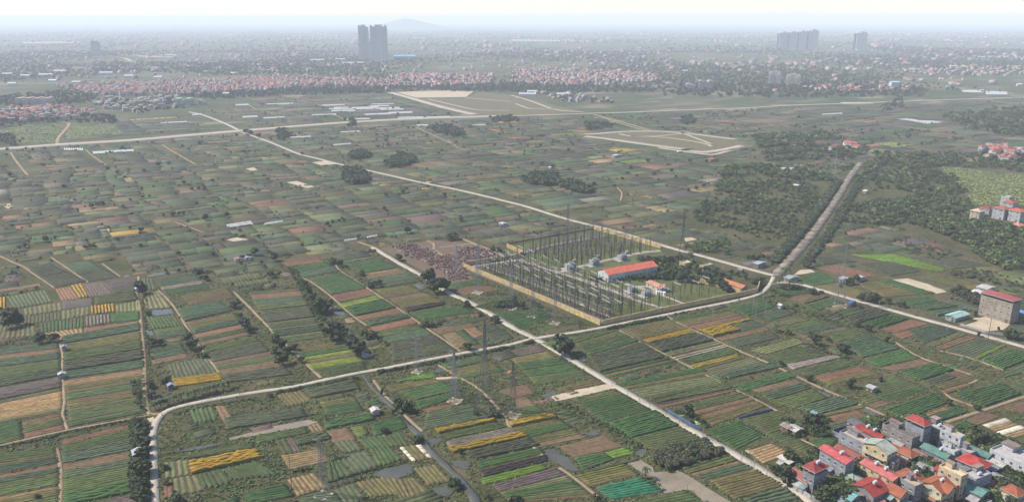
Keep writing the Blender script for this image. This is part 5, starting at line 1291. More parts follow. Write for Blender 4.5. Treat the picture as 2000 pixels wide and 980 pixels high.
# huts, sheds and shelters standing in the fields
HUT = [((1703, 768), 3.5, 3, (0.30, 0.29, 0.28), (0.42, 0.42, 0.42), 'small grey hut with pale roof alone in the green field'), ((1592, 818), 2, 2, (0.12, 0.16, 0.18), (0.16, 0.26, 0.28), 'tiny teal pump hut behind the farm shelter'),
       ((1552, 852), 4.5, 4, (0.24, 0.21, 0.18), (0.48, 0.46, 0.43), 'ruined farm shelter with white sheet roof'), ((1537, 846), 4, 3.5, (0.22, 0.19, 0.16), (0.28, 0.23, 0.20), 'low brick shed beside the ruined farm shelter'),
       ((262, 898), 4, 4, (0.33, 0.33, 0.34), (0.40, 0.42, 0.46), 'small hut with pale grey roof beside the lower left road'), ((116, 740), 2.6, 2, (0.34, 0.33, 0.33), (0.5, 0.5, 0.5), 'tiny white pump hut on the lower left path'),
       ((122, 686), 2, 2, (0.22, 0.22, 0.24), (0.30, 0.31, 0.34), 'tiny grey pump hut on the upper left path'), ((266, 571), 3.5, 3, (0.44, 0.45, 0.47), (0.5, 0.55, 0.58), 'white hut under the dark tree on the left path'),
       ((330, 762), 2.2, 2, (0.08, 0.11, 0.25), (0.3, 0.33, 0.4), 'small blue box hut beside the yellow flowers'), ((728, 812), 3, 2.6, (0.5, 0.46, 0.42), (0.62, 0.55, 0.52), 'small white tent hut by the canal'),
       ((460, 513), 6, 4, (0.55, 0.53, 0.5), (0.35, 0.2, 0.16), 'white walled hut under the big dark trees'), ((477, 511), 5, 3, (0.56, 0.55, 0.53), (0.4, 0.38, 0.36), 'second white walled hut under the big dark trees'),
       ((1524, 604), 2.4, 2, (0.42, 0.42, 0.42), (0.55, 0.55, 0.54), 'tiny white hut in the plots right of the yellow wall'), ((1540, 553), 9, 4, (0.28, 0.30, 0.33), (0.35, 0.38, 0.42), 'grey blue shop shed under the palms at the fork'),
       ((1480, 524), 8, 4, (0.20, 0.22, 0.25), (0.34, 0.42, 0.48), 'roadside shed with pale blue roof near the fork'), ((1447, 534), 3, 3, (0.2, 0.2, 0.19), (0.25, 0.25, 0.24), 'small water tower hut on the lawn behind the gatehouse'),
       ((1648, 553), 7, 4, (0.30, 0.31, 0.33), (0.42, 0.44, 0.48), 'pale roofed shelter behind the right pylon'), ((1678, 550), 6, 3, (0.3, 0.31, 0.32), (0.44, 0.45, 0.47), 'second pale roofed shelter behind the right pylon'),
       ((1387, 317), 14, 7, (0.36, 0.2, 0.14), (0.42, 0.14, 0.08), 'orange brick house alone beyond the plots'), ((1075, 331), 6, 4, (0.4, 0.4, 0.4), (0.6, 0.6, 0.6), 'small white shed left of the dark copse'),
       ((980, 443), 5, 4, (0.5, 0.5, 0.5), (0.58, 0.58, 0.57), 'white hut in the plots above the substation'), ((1200, 309), 12, 5, (0.4, 0.4, 0.4), (0.6, 0.62, 0.6), 'white shed in the far plots right of centre'),
       ((1557, 367), 5, 5, (0.5, 0.5, 0.5), (0.62, 0.62, 0.62), 'white domed tank hut left of the rubble road'), ((1690, 378), 6, 3, (0.55, 0.53, 0.5), (0.62, 0.6, 0.57), 'white shed right of the rubble road'),
       ((1530, 335), 8, 4, (0.55, 0.53, 0.45), (0.55, 0.53, 0.45), 'pale shed in the tree belt left of the rubble road'), ((1545, 334), 7, 4, (0.55, 0.53, 0.45), (0.5, 0.48, 0.42), 'second pale shed in the tree belt left of the rubble road'),
       ((1925, 574), 10, 6, (0.46, 0.44, 0.41), (0.5, 0.47, 0.44), 'pale shed behind the hedgerow near the tall building'), ((1912, 580), 7, 5, (0.4, 0.39, 0.38), (0.55, 0.53, 0.5), 'second pale shed behind the hedgerow')]
for (hx, hy), W, D, wc, rc, lb in HUT:
    rc = tuple(v * .72 for v in rc); wc = tuple(v * .8 for v in wc)
    house('p', (hx, hy), W, D, 1, 2.3 if W < 8 else 3, wc, 'gable', rc, lb, (1, 1), 0, .7, name='hut', cat='hut', skipwin=(W < 3.2))

# ================================================================== SUBSTATION
sub = ccw(gpts('p', '905,522 1012,504 988,483 1165,451 1288,486 1320,530 1368,552 1445,574 1172,633'))
m = MB().prism(sub, 0, .12, (0.070, 0.082, 0.030)); m.build('lawn', M['soil'], kind='structure')
TAN = (0.44, 0.33, 0.165)
wall_run('p', '1172,635 1085,597 1000,561 905,522', 3.0, .3, TAN, 'long yellow perimeter wall on the left side of the substation', piers=4.2)
wall_run('p', '1177,635 1260,617 1350,598 1440,580 1478,572', 3.0, .3, TAN, 'long yellow perimeter wall along the cross road', piers=4.2)
wall_run('p', '905,520 960,511 1012,504', 3.0, .3, TAN, 'yellow wall between cemetery and substation', piers=4.2)
wall_run('p', '1012,503 1022,497 990,483', 3.0, .3, (0.42, 0.30, 0.15), 'short yellow wall at the back corner of the substation', piers=4)
wall_run('p', '1366,551 1405,561 1445,573', 3.0, .3, TAN, 'yellow inner wall in front of the gatehouse grove', piers=4.2)
wall_run('p', '1160,448 1225,466 1290,485', 3.0, .3, TAN, 'yellow wall along the far side of the substation', piers=5)
wall_run('p', '1479,571 1484,556', 3.2, .3, TAN, 'short yellow wall at the substation gate', piers=3)
wall_run('p', '985,478 1165,446', 1.2, .3, (0.30, 0.19, 0.11), 'low brown bank wall behind the substation', piers=8)
M['gravel'] = road_mat('brown_gravel', (0.15, 0.12, 0.115), (0.10, 0.08, 0.075))
# gravel strips and service roads inside
for i, (s, w) in enumerate((('920,524 1000,556 1180,628', 9), ('945,519 1060,562 1200,622', 3.0), ('1012,508 1100,535 1180,560 1240,585 1305,604', 3.6), ('1012,508 915,522', 4.0), ('1000,500 1090,478 1180,462', 7), ('1085,535 1150,517 1250,495 1290,490', 5), ('1240,560 1290,575 1345,597', 2.6), ('1215,548 1240,560 1300,556', 3))):
    ribbon('gravel_strip', gpts('p', s), w, .16 + .006 * i, M['highway'] if w not in (9, 7) else M['gravel'], jit=.05)
def bil(q, u, v):
    a, b, c, d = q; x = (1 - v) * ((1 - u) * a[0] + u * b[0]) + v * ((1 - u) * d[0] + u * c[0]); y = (1 - v) * ((1 - u) * a[1] + u * b[1]) + v * ((1 - u) * d[1] + u * c[1]); return G(x, y)
SY = [(922, 521), (1180, 629), (1300, 603), (1015, 508)]; NY = [(1005, 492), (1100, 528), (1285, 492), (1160, 456)]; EY = [(1310, 604), (1250, 572), (1330, 552), (1432, 578)]
ST = (0.065, 0.055, 0.05); LT = (0.22, 0.21, 0.21)
def post_mesh(kind):
    s = MB(); t = MB(); h = MB()
    if kind == 0:      # support with insulator column
        s.bar((0, 0, 0), (0, 0, 2.6), .2, ST, 5, .16)
        for k in range(6): h.bar((0, 0, 2.65 + .3 * k), (0, 0, 2.82 + .3 * k), .24, (0.16, 0.10, 0.08), 6, .12)
        t.bar((-.5, 0, 4.5), (.5, 0, 4.5), .06, LT, 4)
    elif kind == 1:    # tall slim lightning or bus post
        s.bar((0, 0, 0), (0, 0, 7.5), .2, ST, 5, .12); t.bar((-.9, 0, 6.9), (.9, 0, 6.9), .05, LT, 4)
        h.bar((-.8, 0, 6.2), (-.8, 0, 6.85), .14, (0.16, 0.1, 0.08), 6)
    else:              # breaker: column with a head
        s.bar((0, 0, 0), (0, 0, 2.2), .16, ST, 6); h.bar((0, 0, 2.25), (0, 0, 4.4), .16, (0.2, 0.15, 0.13), 6, .12); t.bar((-.7, 0, 4.5), (.7, 0, 4.7), .17, LT, 6)
    return s.mesh('stand', M['steel']), h.mesh('insulator', M['paint']), t.mesh('crossbar', M['steel'])
PM = [post_mesh(k) for k in range(3)]
PL = ['slim stand with ribbed brown insulator', 'tall bus post with crossbar', 'circuit breaker column with pale head']
def ordw(n): return ORD[n] if n < 16 else ('seventeenth eighteenth nineteenth twentieth'.split() + ['twenty-' + w for w in ORD[:9]] + ['thirtieth', 'thirty-first', 'thirty-second', 'thirty-third'])[n - 16]
def post(x, y, k, yard, sc=1.0, rz=VROT, row=0, n=0):
    root = empty(('insulator_stand', 'bus_post', 'circuit_breaker')[k], (x, y, .1), rz); sc *= 1.3; root.scale = (sc * .8, sc * .8, sc); a, b, c = PM[k]
    link('stand', a, root); link('insulator', b, root)
    if k == 1: link('insulator', b, root).location = (1.6, 0, 0)
    link('crossbar', c, root)
    tag(root, '%s, %s row %s, %s from left' % (PL[k], ordw(row), yard, ordw(n)), ('insulator', 'post', 'breaker')[k], ('insulator stands ', 'bus posts ', 'circuit breakers ')[k] + yard)
for i in range(32):
    for j, v in enumerate((.05, .11, .17, .23, .40, .52, .72, .84)):
        if (i + j) % 9 == 8 or (v > .3 and i % 2 and j % 2): continue
        x, y = bil(SY, .03 + .94 * (i + random.uniform(-.2, .2)) / 31, v + random.uniform(-.015, .015)); post(x, y, (0, 2, 0, 2, 1, 0, 0, 1)[j], 'of the near yard', random.uniform(.85, 1.15), row=j, n=i)
for i in range(17):
    for j, v in enumerate((.1, .22, .34, .46, .58, .7, .82, .92)):
        if (i + 2 * j) % 7 == 6: continue
        x, y = bil(NY, .06 + .88 * v, .05 + .9 * (i + random.uniform(-.2, .2)) / 16); post(x, y, (0, 1, 2, 0, 1, 0, 2, 1)[j], 'of the far yard', random.uniform(.9, 1.2), row=j, n=i)
for i in range(8):
    for j, v in enumerate((.2, .5, .8)):
        if (i + j) % 5 == 4: continue
        x, y = bil(EY, .1 + .8 * v, .08 + .84 * i / 7); post(x, y, (0, 1, 0)[j], 'of the gate yard', random.uniform(.9, 1.1), row=j, n=i)
def gantry_mesh(w=9.0, h=11.0):
    cols = []
    for s in (-1, 1):
        m = MB(); x = s * w / 2
        m.bar((x, -.5, 0), (x, 0, h), .2, ST, 4, .14); m.bar((x, .5, 0), (x, 0, h), .2, ST, 4, .14)
        for k in range(1, 5): t = k / 5; m.bar((x, -.5 * (1 - t), h * t), (x, .5 * (1 - t), h * t), .06, ST, 4)
        m.bar((x, 0, h), (x, 0, h + 3), .08, ST, 4, .03); cols.append(m.mesh('column', M['steel']))
    b = MB()
    for dy, dz in ((-.25, 0), (.25, 0), (0, .45)): b.bar((-w / 2, dy, h - .5 + dz), (w / 2, dy, h - .5 + dz), .06, (0.25, 0.25, 0.26), 4)
    n = 9
    for k in range(n):
        x0 = -w / 2 + w * k / n; x1 = x0 + w / n; b.bar((x0, -.25, h - .5), ((x0 + x1) / 2, 0, h - .05), .035, LT, 3); b.bar(((x0 + x1) / 2, 0, h - .05), (x1, .25, h - .5), .035, LT, 3)
    ins = MB()
    for x in (-w * .3, 0, w * .3): ins.bar((x, 0, h - .55), (x + .1, .1, h - 2.2), .1, (0.2, 0.14, 0.12), 6)
    return cols, b.mesh('beam', M['steel']), ins.mesh('insulator_string', M['paint'])
GC, GB, GI = gantry_mesh()
def gantry(x, y, rz, lb, gr, sc=1.0):
    root = empty('gantry', (x, y, .1), rz); root.scale = (sc, sc, sc * 1.15)
    for c in GC: link('column', c, root)
    link('beam', GB, root); tag(link('insulator_string', GI, root), kind='stuff'); tag(root, lb, 'gantry', gr)
for i in range(12):
    for v, nm in ((.10, 'wall side'), (.28, 'second'), (.46, 'third'), (.64, 'fourth'), (.9, 'lawn side')):
        x, y = bil(SY, .04 + .92 * (i + random.uniform(-.15, .15)) / 11, v); gantry(x, y, math.radians(-60) , 'steel gantry in the %s row of the near yard, %s from left' % (nm, ordw(i)), 'gantries of the near yard %s row' % nm, random.uniform(.75, .95))
for i in range(9):
    for v, nm in ((.15, 'left'), (.4, 'second'), (.65, 'third'), (.92, 'right')):
        x, y = bil(NY, v, .08 + .84 * i / 8); gantry(x, y, VROT, 'steel gantry in the %s row of the far yard, %s from left' % (nm, ordw(i)), 'gantries of the far yard %s row' % nm, random.uniform(.8, 1.0))
for i in range(4):
    x, y = bil(EY, .35 + .1 * (i % 2), .1 + .27 * i); gantry(x, y, math.radians(-60), 'steel gantry in the yard by the gate, %s from left' % ordw(i), 'gantries of the gate yard', .75)
def busbar(q, u0, u1, v, along, lb, h=5.2):
    P = [bil(q, u0 + (u1 - u0) * k / 12, v) if along else bil(q, v, u0 + (u1 - u0) * k / 12) for k in range(13)]; o = Vector((*P[0], 0)); root = empty('busbar', tuple(o)); tag(root, lb, 'busbar')
    t = MB()
    for a, b in zip(P, P[1:]): t.bar(Vector((*a, h)) - o, Vector((*b, h)) - o, .09, (0.14, 0.135, 0.135), 5)
    t.build('tube', M['steel'], root)
    for k in range(0, 13, 2):
        c = Vector((*P[k], 0)) - o; MB().bar(c + Vector((0, 0, .1)), c + Vector((0, 0, h)), .16, ST, 5, .12).build('support', M['steel'], root)
for k, v in enumerate((.08, .15, .21, .33, .45, .56, .66, .78, .95)): busbar(SY, .03, .97, v, True, 'long horizontal busbar of the near yard, %s from the yellow wall' % ORD[k], (4.8, 5.2, 4.6, 7.6, 6.8, 8.2, 6.5, 6.0, 7.8)[k])
for k, v in enumerate((.1, .25, .4, .6, .75, .9)): busbar(NY, .05, .95, v, False, 'long horizontal busbar of the far yard, %s from the cemetery side' % ORD[k], (5, 7, 6, 8, 5.5, 7)[k])
def transformer(px, py, lb, s=1.0):
    x, y = G(px, py); r = empty('transformer', (x, y, .1), VROT); r.scale = (s,) * 3; tag(r, lb, 'transformer')
    MB().box(-4.2, 4.2, -3.2, 3.2, 0, .4, (0.28, 0.26, 0.25)).build('plinth', M['concrete'], r)
    MB().box(-2.4, 2.4, -1.4, 1.4, .41, 3.2, (0.24, 0.25, 0.26)).build('tank', M['paint'], r)
    for sgn in (-1, 1):
        f = MB()
        for k in range(8): f.box(-2.2 + k * .6, -2.0 + k * .6, sgn * 1.42 if sgn > 0 else -2.1, 2.1 if sgn > 0 else -1.42, .7, 2.8, (0.30, 0.31, 0.32))
        f.build('radiator', M['paint'], r, kind='stuff')
    MB().bar((-1.6, -.9, 4.0), (1.2, -.9, 4.0), .42, (0.32, 0.33, 0.34), 10).build('oil_tank', M['paint'], r)
    for k in (-1.4, 0, 1.4): MB().bar((k, .5, 3.2), (k * 1.25, .6, 5.4), .2, (0.18, 0.12, 0.10), 8, .08).build('bushing', M['paint'], r)
transformer(1114, 526, 'large transformer on its plinth at the left of the far yard', 1.3); transformer(1160, 518, 'large transformer in the middle of the far yard', 1.3); transformer(1215, 508, 'large transformer at the right of the far yard', 1.2)
transformer(1234, 570, 'transformer left of the small salmon roofed building', 1.0); transformer(1262, 578, 'transformer in front of the small salmon roofed building', 1.0)
house('p', (1188, 551), 40, 12, 1, 5.0, (0.42, 0.47, 0.46), 'gable', (0.40, 0.10, 0.06), 'long pale control building with red tiled roof in the substation', (13, 3), 0, 2.4, 'x', rot=math.radians(28.5), name='control_building', cat='building')
house('p', (1290, 572), 6, 14, 1, 3.0, (0.44, 0.42, 0.38), 'gable', (0.40, 0.20, 0.14), 'small building with salmon roof on the substation lawn', (2, 3), 0, .9, 'y', rot=math.radians(30), name='relay_building', cat='building')
house('p', (1448, 572), 5.5, 16, 1, 3.2, (0.20, 0.20, 0.22), 'gable', (0.38, 0.14, 0.07), 'gatehouse with long orange tiled roof beside the gate', (2, 3), 0, 1.3, 'y', rot=math.radians(34), name='gatehouse', cat='building')
house('p', (1338, 525), 6, 6, 1, 3.4, YELLOW, 'flat', CREAM, 'small cream block among the trees behind the substation', (2, 2), 0, name='outbuilding', cat='building')
house('p', (1373, 530), 9, 4, 1, 3.2, YELLOW, 'flat', CREAM, 'low cream outbuilding left of the gatehouse grove', (3, 1), 0, name='outbuilding', cat='building')
for k, (px, py) in enumerate(((1121, 512), (1168, 503), (1224, 495))):
    x, y = G(px, py); r = empty('oil_drum', (x, y, .1), VROT + .5); tag(r, ('left', 'middle', 'right')[k] + ' of the three white fire wall panels in the far yard', 'panel'); r.name = 'fire_panel'
    MB().box(-2.2, 2.2, -.15, .15, .1, 2.0, (0.66, 0.65, 0.60)).build('panel', M['paint'], r); MB().box(-2.3, 2.3, -.3, .3, 0, .1, (0.4, 0.4, 0.4)).build('base', M['concrete'], r)
for k, (px, py) in enumerate(((1284, 575), (1291, 576), (1297, 577))):
    x, y = G(px, py); r = empty('water_tank', (x, y, .1)); tag(r, ('left', 'middle', 'right')[k] + ' of the three white round tanks by the salmon roof', 'tank')
    MB().bar((0, 0, 0), (0, 0, 2.2), 1.1, (0.6, 0.6, 0.58), 14).build('tank_body', M['paint'], r); MB().bar((0, 0, 2.2), (0, 0, 2.5), 1.15, (0.62, 0.62, 0.6), 14, .3).build('lid', M['paint'], r)

# ================================================================== PYLONS AND POLES
def pylon(zone, at, top_px, label, arms=3, w=None, col=(0.30, 0.31, 0.32), base=True, rz=math.radians(-25), thick=1.0):
    px, py = zp(zone, at); x, y = G(px, py); H_ = tall(py, top_px); col = tuple(v * .62 for v in col); w = w or H_ * .085; root = empty('pylon', (x, y, 0), rz); tag(root, label, 'pylon')
    def half(z): t = z / H_; return w * (1 - t / .62) + .55 * (t / .62) if t < .62 else .55 * (1 - .55 * (t - .62) / .38)
    r = (.056 if H_ > 25 else .05) * thick
    for sx in (-1, 1):
        for sy in (-1, 1):
            m = MB(); zs = [0, H_ * .62, H_]
            for a, b in zip(zs, zs[1:]): m.bar((sx * half(a), sy * half(a), a), (sx * half(b), sy * half(b), b), r * 1.5, col, 4)
            m.build('leg', M['steel'], root)
    br = MB(); z = 0
    while z < H_ * .96:
        st = max(1.2, half(z) * 1.7); z2 = min(z + st, H_)
        for k in range(4):
            a = [(-1, -1), (1, -1), (1, 1), (-1, 1)][k]; b = [(-1, -1), (1, -1), (1, 1), (-1, 1)][(k + 1) % 4]; h0, h1 = half(z), half(z2)
            br.bar((a[0] * h0, a[1] * h0, z), (b[0] * h1, b[1] * h1, z2), r * .7, col, 3); br.bar((b[0] * h0, b[1] * h0, z), (a[0] * h1, a[1] * h1, z2), r * .7, col, 3)
            br.bar((a[0] * h1, a[1] * h1, z2), (b[0] * h1, b[1] * h1, z2), r * .6, col, 3)
        z = z2
    br.build('bracing', M['steel'], root, kind='stuff')
    for k in range(arms):
        za = H_ * (.62 + .15 * k); L = H_ * (.16, .19, .13)[k % 3] * .8 + .6; m = MB(); h0 = half(za)
        for s in (-1, 1):
            tip = (s * L, 0, za + .1)
            for sy in (-1, 1): m.bar((s * h0, sy * h0, za), tip, r * .8, col, 3)
            m.bar((s * h0, 0, za + H_ * .035), tip, r * .8, col, 3)
            for q in (.35, .7): m.bar((s * (h0 + (L - h0) * q), -h0 * (1 - q), za), (s * (h0 + (L - h0) * q), h0 * (1 - q), za + H_ * .02), r * .5, col, 3)
            m.bar(tip, (tip[0], 0, za - 1.8), r * .8, (0.25, 0.18, 0.15), 5)
        m.build('crossarm', M['steel'], root)
    if base:
        for sx in (-1, 1):
            for sy in (-1, 1): MB().box(sx * w - .6, sx * w + .6, sy * w - .6, sy * w + .6, 0, .5, (0.36, 0.31, 0.26)).build('footing', M['concrete'], root)
        MB().prism([(math.cos(a) * w * 1.55 * random.uniform(.85, 1.1), math.sin(a) * w * 1.4 * random.uniform(.85, 1.1)) for a in [i * .628 for i in range(10)]], 0, .3, (0.22, 0.175, 0.125)).build('base_pad', M['earth'], root)
    return root
pylon('p', (948, 800), 165, 'tallest lattice pylon standing in the plots below the junction', 3, col=(0.2, 0.2, 0.2), base=False, thick=1.6)
pylon('z2', (1555, 195), 100, 'lattice pylon on a sandy pad left of the tallest one')
pylon('p', (1002, 812), 100, 'slender lattice pylon right of the tallest one', col=(0.16, 0.15, 0.15))
pylon('p', (632, 968), 104, 'lattice pylon on a pale rubble pad at the bottom')
pylon('p', (815, 727), 70, 'lattice pylon beside the cross road above the canal', col=(0.36, 0.37, 0.38))
pylon('p', (888, 775), 85, 'faint lattice pylon between the cross road and the sandy pad', col=(0.36, 0.37, 0.38), base=False)
pylon('z6', (1730, 290), 80, 'lattice pylon on a pale pad left of the substation wall', col=(0.36, 0.37, 0.38))
pylon('p', (998, 603), 82, 'lattice pylon in the shrubs left of the yellow wall', col=(0.34, 0.33, 0.33))
pylon('p', (1040, 618), 74, 'lattice pylon just outside the yellow wall', col=(0.3, 0.28, 0.27))
pylon('p', (1084, 632), 70, 'lattice pylon on a white pad near the yellow wall corner', col=(0.28, 0.26, 0.25))
pylon('p', (893, 555), 76, 'pale lattice pylon at the cemetery edge', col=(0.4, 0.42, 0.44), base=False)
pylon('p', (935, 535), 70, 'lattice pylon at the left corner of the substation', col=(0.3, 0.3, 0.31), base=False)
pylon('p', (1108, 478), 78, 'lattice pylon at the back of the far yard', col=(0.22, 0.22, 0.23), base=False)
pylon('p', (1330, 525), 110, 'dark lattice pylon behind the grove of the substation', col=(0.10, 0.10, 0.11), base=False)
pylon('z8', (560, 390), 115, 'tall lattice pylon beside the right hand lane', col=(0.34, 0.34, 0.35))
pylon('p', (1630, 592), 78, 'second lattice pylon beside the right hand lane', col=(0.34, 0.34, 0.35), base=False)
pylon('p', (1628, 356), 60, 'pale slender far mast left of the rubble road', 1, w=.9, col=(0.42, 0.47, 0.5), base=False)
pylon('p', (1118, 408), 24, 'far pylon beyond the long diagonal road', 3, col=(0.4, 0.42, 0.44), base=False)
pylon('p', (1235, 430), 46, 'far pylon in the plots above the far yellow wall', 3, col=(0.3, 0.3, 0.3), base=False)
pylon('p', (978, 476), 40, 'far pylon above the back corner of the substation', 3, col=(0.3, 0.3, 0.3), base=False)
def pole(px, py, hpx, label, group=None, arm=True, col=(0.22, 0.20, 0.18), r=.14):
    x, y = G(px, py); h = tall(py, hpx); root = empty('utility_pole', (x, y, 0), VROT + .9); tag(root, label, 'pole', group)
    MB().bar((0, 0, 0), (0, 0, h), r, col, 6, r * .6).build('shaft', M['concrete'], root)
    if arm:
        MB().bar((-.9, 0, h * .94), (.9, 0, h * .94), .06, (0.2, 0.2, 0.2), 4).build('crossarm', M['steel'], root)
        for k in (-.8, 0, .8): MB().bar((k, 0, h * .94 + .06), (k, 0, h * .94 + .35), .06, (0.3, 0.25, 0.22), 6).build('insulator', M['paint'], root)
pole(1929, 664, 42, 'tall dark utility pole on the right hand lane', None, True, (0.10, 0.085, 0.07), .2)
pole(528, 948, 62, 'left of two tall thin poles in the bottom plots', None, True, (0.12, 0.11, 0.10)); pole(570, 956, 78, 'right of two tall thin poles in the bottom plots', None, True, (0.12, 0.11, 0.10))
pole(1648, 583, 48, 'dark pole beside the right hand pylon', None, True, (0.09, 0.08, 0.075), .18)
def pole_run(s, h, lb, gr):
    P = pts('p', s)
    for k, p_ in enumerate(P): pole(p_[0], p_[1], h, lb + ', %s from the near end' % ('first', 'second', 'third', 'fourth', 'fifth', 'sixth', 'seventh', 'eighth', 'ninth', 'tenth', 'eleventh', 'twelfth')[k], gr)
pole_run('1535,958 1497,932 1472,917 1448,904 1372,858 1326,832 1300,816 1269,797 1249,785 1226,772 1195,754', 20, 'slim pole along the lane through the plots', 'poles along the lane through the plots')
pole_run('2000,690 1962,676 1925,666 1849,646 1741,612 1716,604', 16, 'slim pole on the near side of the right hand lane', 'poles of the right hand lane')
pole_run('1495,612 1476,616 1470,608 1391,618 1305,622', 24, 'thin pole at the plots below the yellow wall', 'thin poles below the yellow wall')
pole_run('700,728 830,708 950,684 1020,672', 16, 'thin pole along the cross road left of the junction', 'poles along the cross road')
pole(1342, 957, 14, 'short post standing on the bank of the muddy pond')
pole(317, 812, 12, 'short post at the road bend'); pole(468, 771, 9, 'short post above the bend road')

# ================================================================== CEMETERY
cem = ccw(gpts('p', '742,486 800,476 850,470 905,473 995,496 940,508 906,520 925,545 872,556 835,533'))
MB().prism(cem, 0, .14, (0.105, 0.075, 0.055)).build('cemetery_ground', M['earth'], kind='structure')
def tomb_mesh(kind):
    m = MB(); c = [(0.13, 0.062, 0.045), (0.22, 0.185, 0.155), (0.11, 0.062, 0.048), (0.12, 0.10, 0.088)][kind]; s = (0.22, 0.18, 0.17) if kind == 1 else (0.16, 0.10, 0.085)
    m.box(-.8, .8, -1.2, 1.2, 0, .5, c).box(-.65, .65, -1.0, .8, .502, .85, jv(c, .1)).box(-.6, .6, .85, 1.1, .502, 1.7, s if kind != 1 else c).box(-.75, .75, .75, 1.2, 1.702, 1.85, c)
    if kind % 2 == 0: m.box(-.8, -.7, -1.2, .7, .502, .9, s).box(.7, .8, -1.2, .7, .502, .9, s)
    return m.mesh('tomb', M['paint'])
TM = [tomb_mesh(k) for k in range(4)]; TN = ['red brown', 'pale', 'dark maroon', 'grey']
cl = [ccw(gpts('p', s)) for s in ('768,482 800,476 840,488 880,500 905,508 925,520 905,525 925,543 880,548 862,530 830,512 790,500', '888,488 925,482 985,494 960,500 930,508 900,504')]
cnt = 0; seen = []; tpos = []
while cnt < 290 and len(seen) < 9000:
    p_ = random.choice((cl[0], cl[0], cl[1])); xs = [a[0] for a in p_]; ys = [a[1] for a in p_]; q = (random.uniform(min(xs), max(xs)), random.uniform(min(ys), max(ys)))
    seen.append(q)
    if not inside(q, p_) or any(math.dist(q, t) < 1.7 for t in tpos) or not road_clear(q, .8): continue
    tpos.append(q); k = random.choice((0, 0, 1, 2, 2, 3)); o = link('tomb', TM[k]); o.location = (q[0], q[1], .13); o.rotation_euler[2] = VROT + random.choice((0, 1.57)) + random.uniform(-.25, .25); sc = random.uniform(.75, 1.25); o.scale = (sc, sc, sc * random.uniform(.8, 1.2))
    left = p_ is cl[0]
    tag(o, '%s stone tomb in the %s part of the cemetery' % (TN[k], 'left' if left else 'right'), 'tomb', 'tombs in the %s part of the cemetery' % ('left' if left else 'right')); cnt += 1

# ================================================================== VEHICLES AND SMALL THINGS
def truck(px, py, rz, cab, bed, lb):
    x, y = G(px, py); r = empty('truck', (x, y, .3), rz); tag(r, lb, 'truck')
    MB().box(-3.0, 1.4, -1.1, 1.1, 1.0, 2.4, bed).box(-3.1, 1.5, -1.15, 1.15, .8, .99, (0.1, 0.1, 0.1)).build('cargo_bed', M['paint'], r)
    c = MB().box(1.6, 3.2, -1.05, 1.05, .7, 1.7, cab).box(1.6, 2.9, -1.0, 1.0, 1.702, 2.5, cab).build('cab', M['paint'], r)
    MB().box(2.902, 2.95, -.9, .9, 1.75, 2.4, (0.03, 0.04, 0.05)).build('windscreen', M['glass'], c)
    for wx in (-2.2, 2.3):
        for wy in (-1.0, 1.0):
            o = MB().bar((wx, wy - .15, .42), (wx, wy + .15, .42), .42, (0.02, 0.02, 0.02), 14).build('wheel', M['paint'], r); MB().bar((wx, wy - .17, .42), (wx, wy + .17, .42), .2, (0.3, 0.3, 0.3), 10).build('rim', M['steel'], o)
truck(1663, 597, math.radians(40), (0.05, 0.12, 0.26), (0.05, 0.10, 0.22), 'blue truck parked beside the right hand lane')
truck(1327, 299, math.radians(20), (0.6, 0.6, 0.6), (0.55, 0.55, 0.53), 'white truck on the far ring road')
def rider(px, py, rz, lb, shirt):
    x, y = G(px, py); r = empty('motorcycle', (x, y, .32), rz); tag(r, lb, 'motorcycle')
    b = MB().bar((-.5, 0, .6), (.5, 0, .75), .16, (0.12, 0.02, 0.02), 6).bar((.5, 0, .75), (.62, 0, .3), .06, (.1, .1, .1), 5); b.build('body', M['paint'], r)
    for wx in (-.6, .62): MB().bar((wx, -.06, .3), (wx, .06, .3), .3, (0.02, 0.02, 0.02), 14).build('wheel', M['paint'], r)
    # person riding: one continuous figure
    me = bpy.data.meshes.new('person'); J = [(0, 0, .82), (0, 0, 1.15), (.03, 0, 1.4), (.04, 0, 1.53), (.05, 0, 1.68), (.08, .2, 1.36), (.28, .24, 1.12), (.5, .22, 1.05), (.08, -.2, 1.36), (.28, -.24, 1.12), (.5, -.22, 1.05), (.35, .16, .8), (.3, .18, .35), (.42, .18, .3), (.35, -.16, .8), (.3, -.18, .35), (.42, -.18, .3)]
    me.from_pydata(J, [(0, 1), (1, 2), (2, 3), (3, 4), (2, 5), (5, 6), (6, 7), (2, 8), (8, 9), (9, 10), (0, 11), (11, 12), (12, 13), (0, 14), (14, 15), (15, 16)], [])
    o = bpy.data.objects.new('person', me); COL.objects.link(o); o.location = (x, y, .32); o.rotation_euler[2] = rz; md = o.modifiers.new('skin', 'SKIN')
    R_ = [.16, .17, .18, .07, .11, .08, .06, .045, .08, .06, .045, .1, .07, .05, .1, .07, .05]
    for sv, rr in zip(me.skin_vertices[0].data, R_): sv.radius = (rr, rr)
    me.skin_vertices[0].data[0].use_root = True; o.modifiers.new('sub', 'SUBSURF').levels = 1
    mt, n, l, bs = new_mat('clothing'); bs.inputs['Base Color'].default_value = (*shirt, 1); me.materials.append(mt); tag(o, 'person in dark clothes riding ' + lb.split(' ', 1)[1].split(' on ')[0] + ' on ' + lb.split(' on ')[1], 'person')
rider(1790, 618, math.radians(160), 'red motorcycle on the right hand lane', (0.05, 0.05, 0.07)); rider(1443, 587, math.radians(35), 'dark motorcycle on the road below the yellow wall', (0.04, 0.04, 0.05))
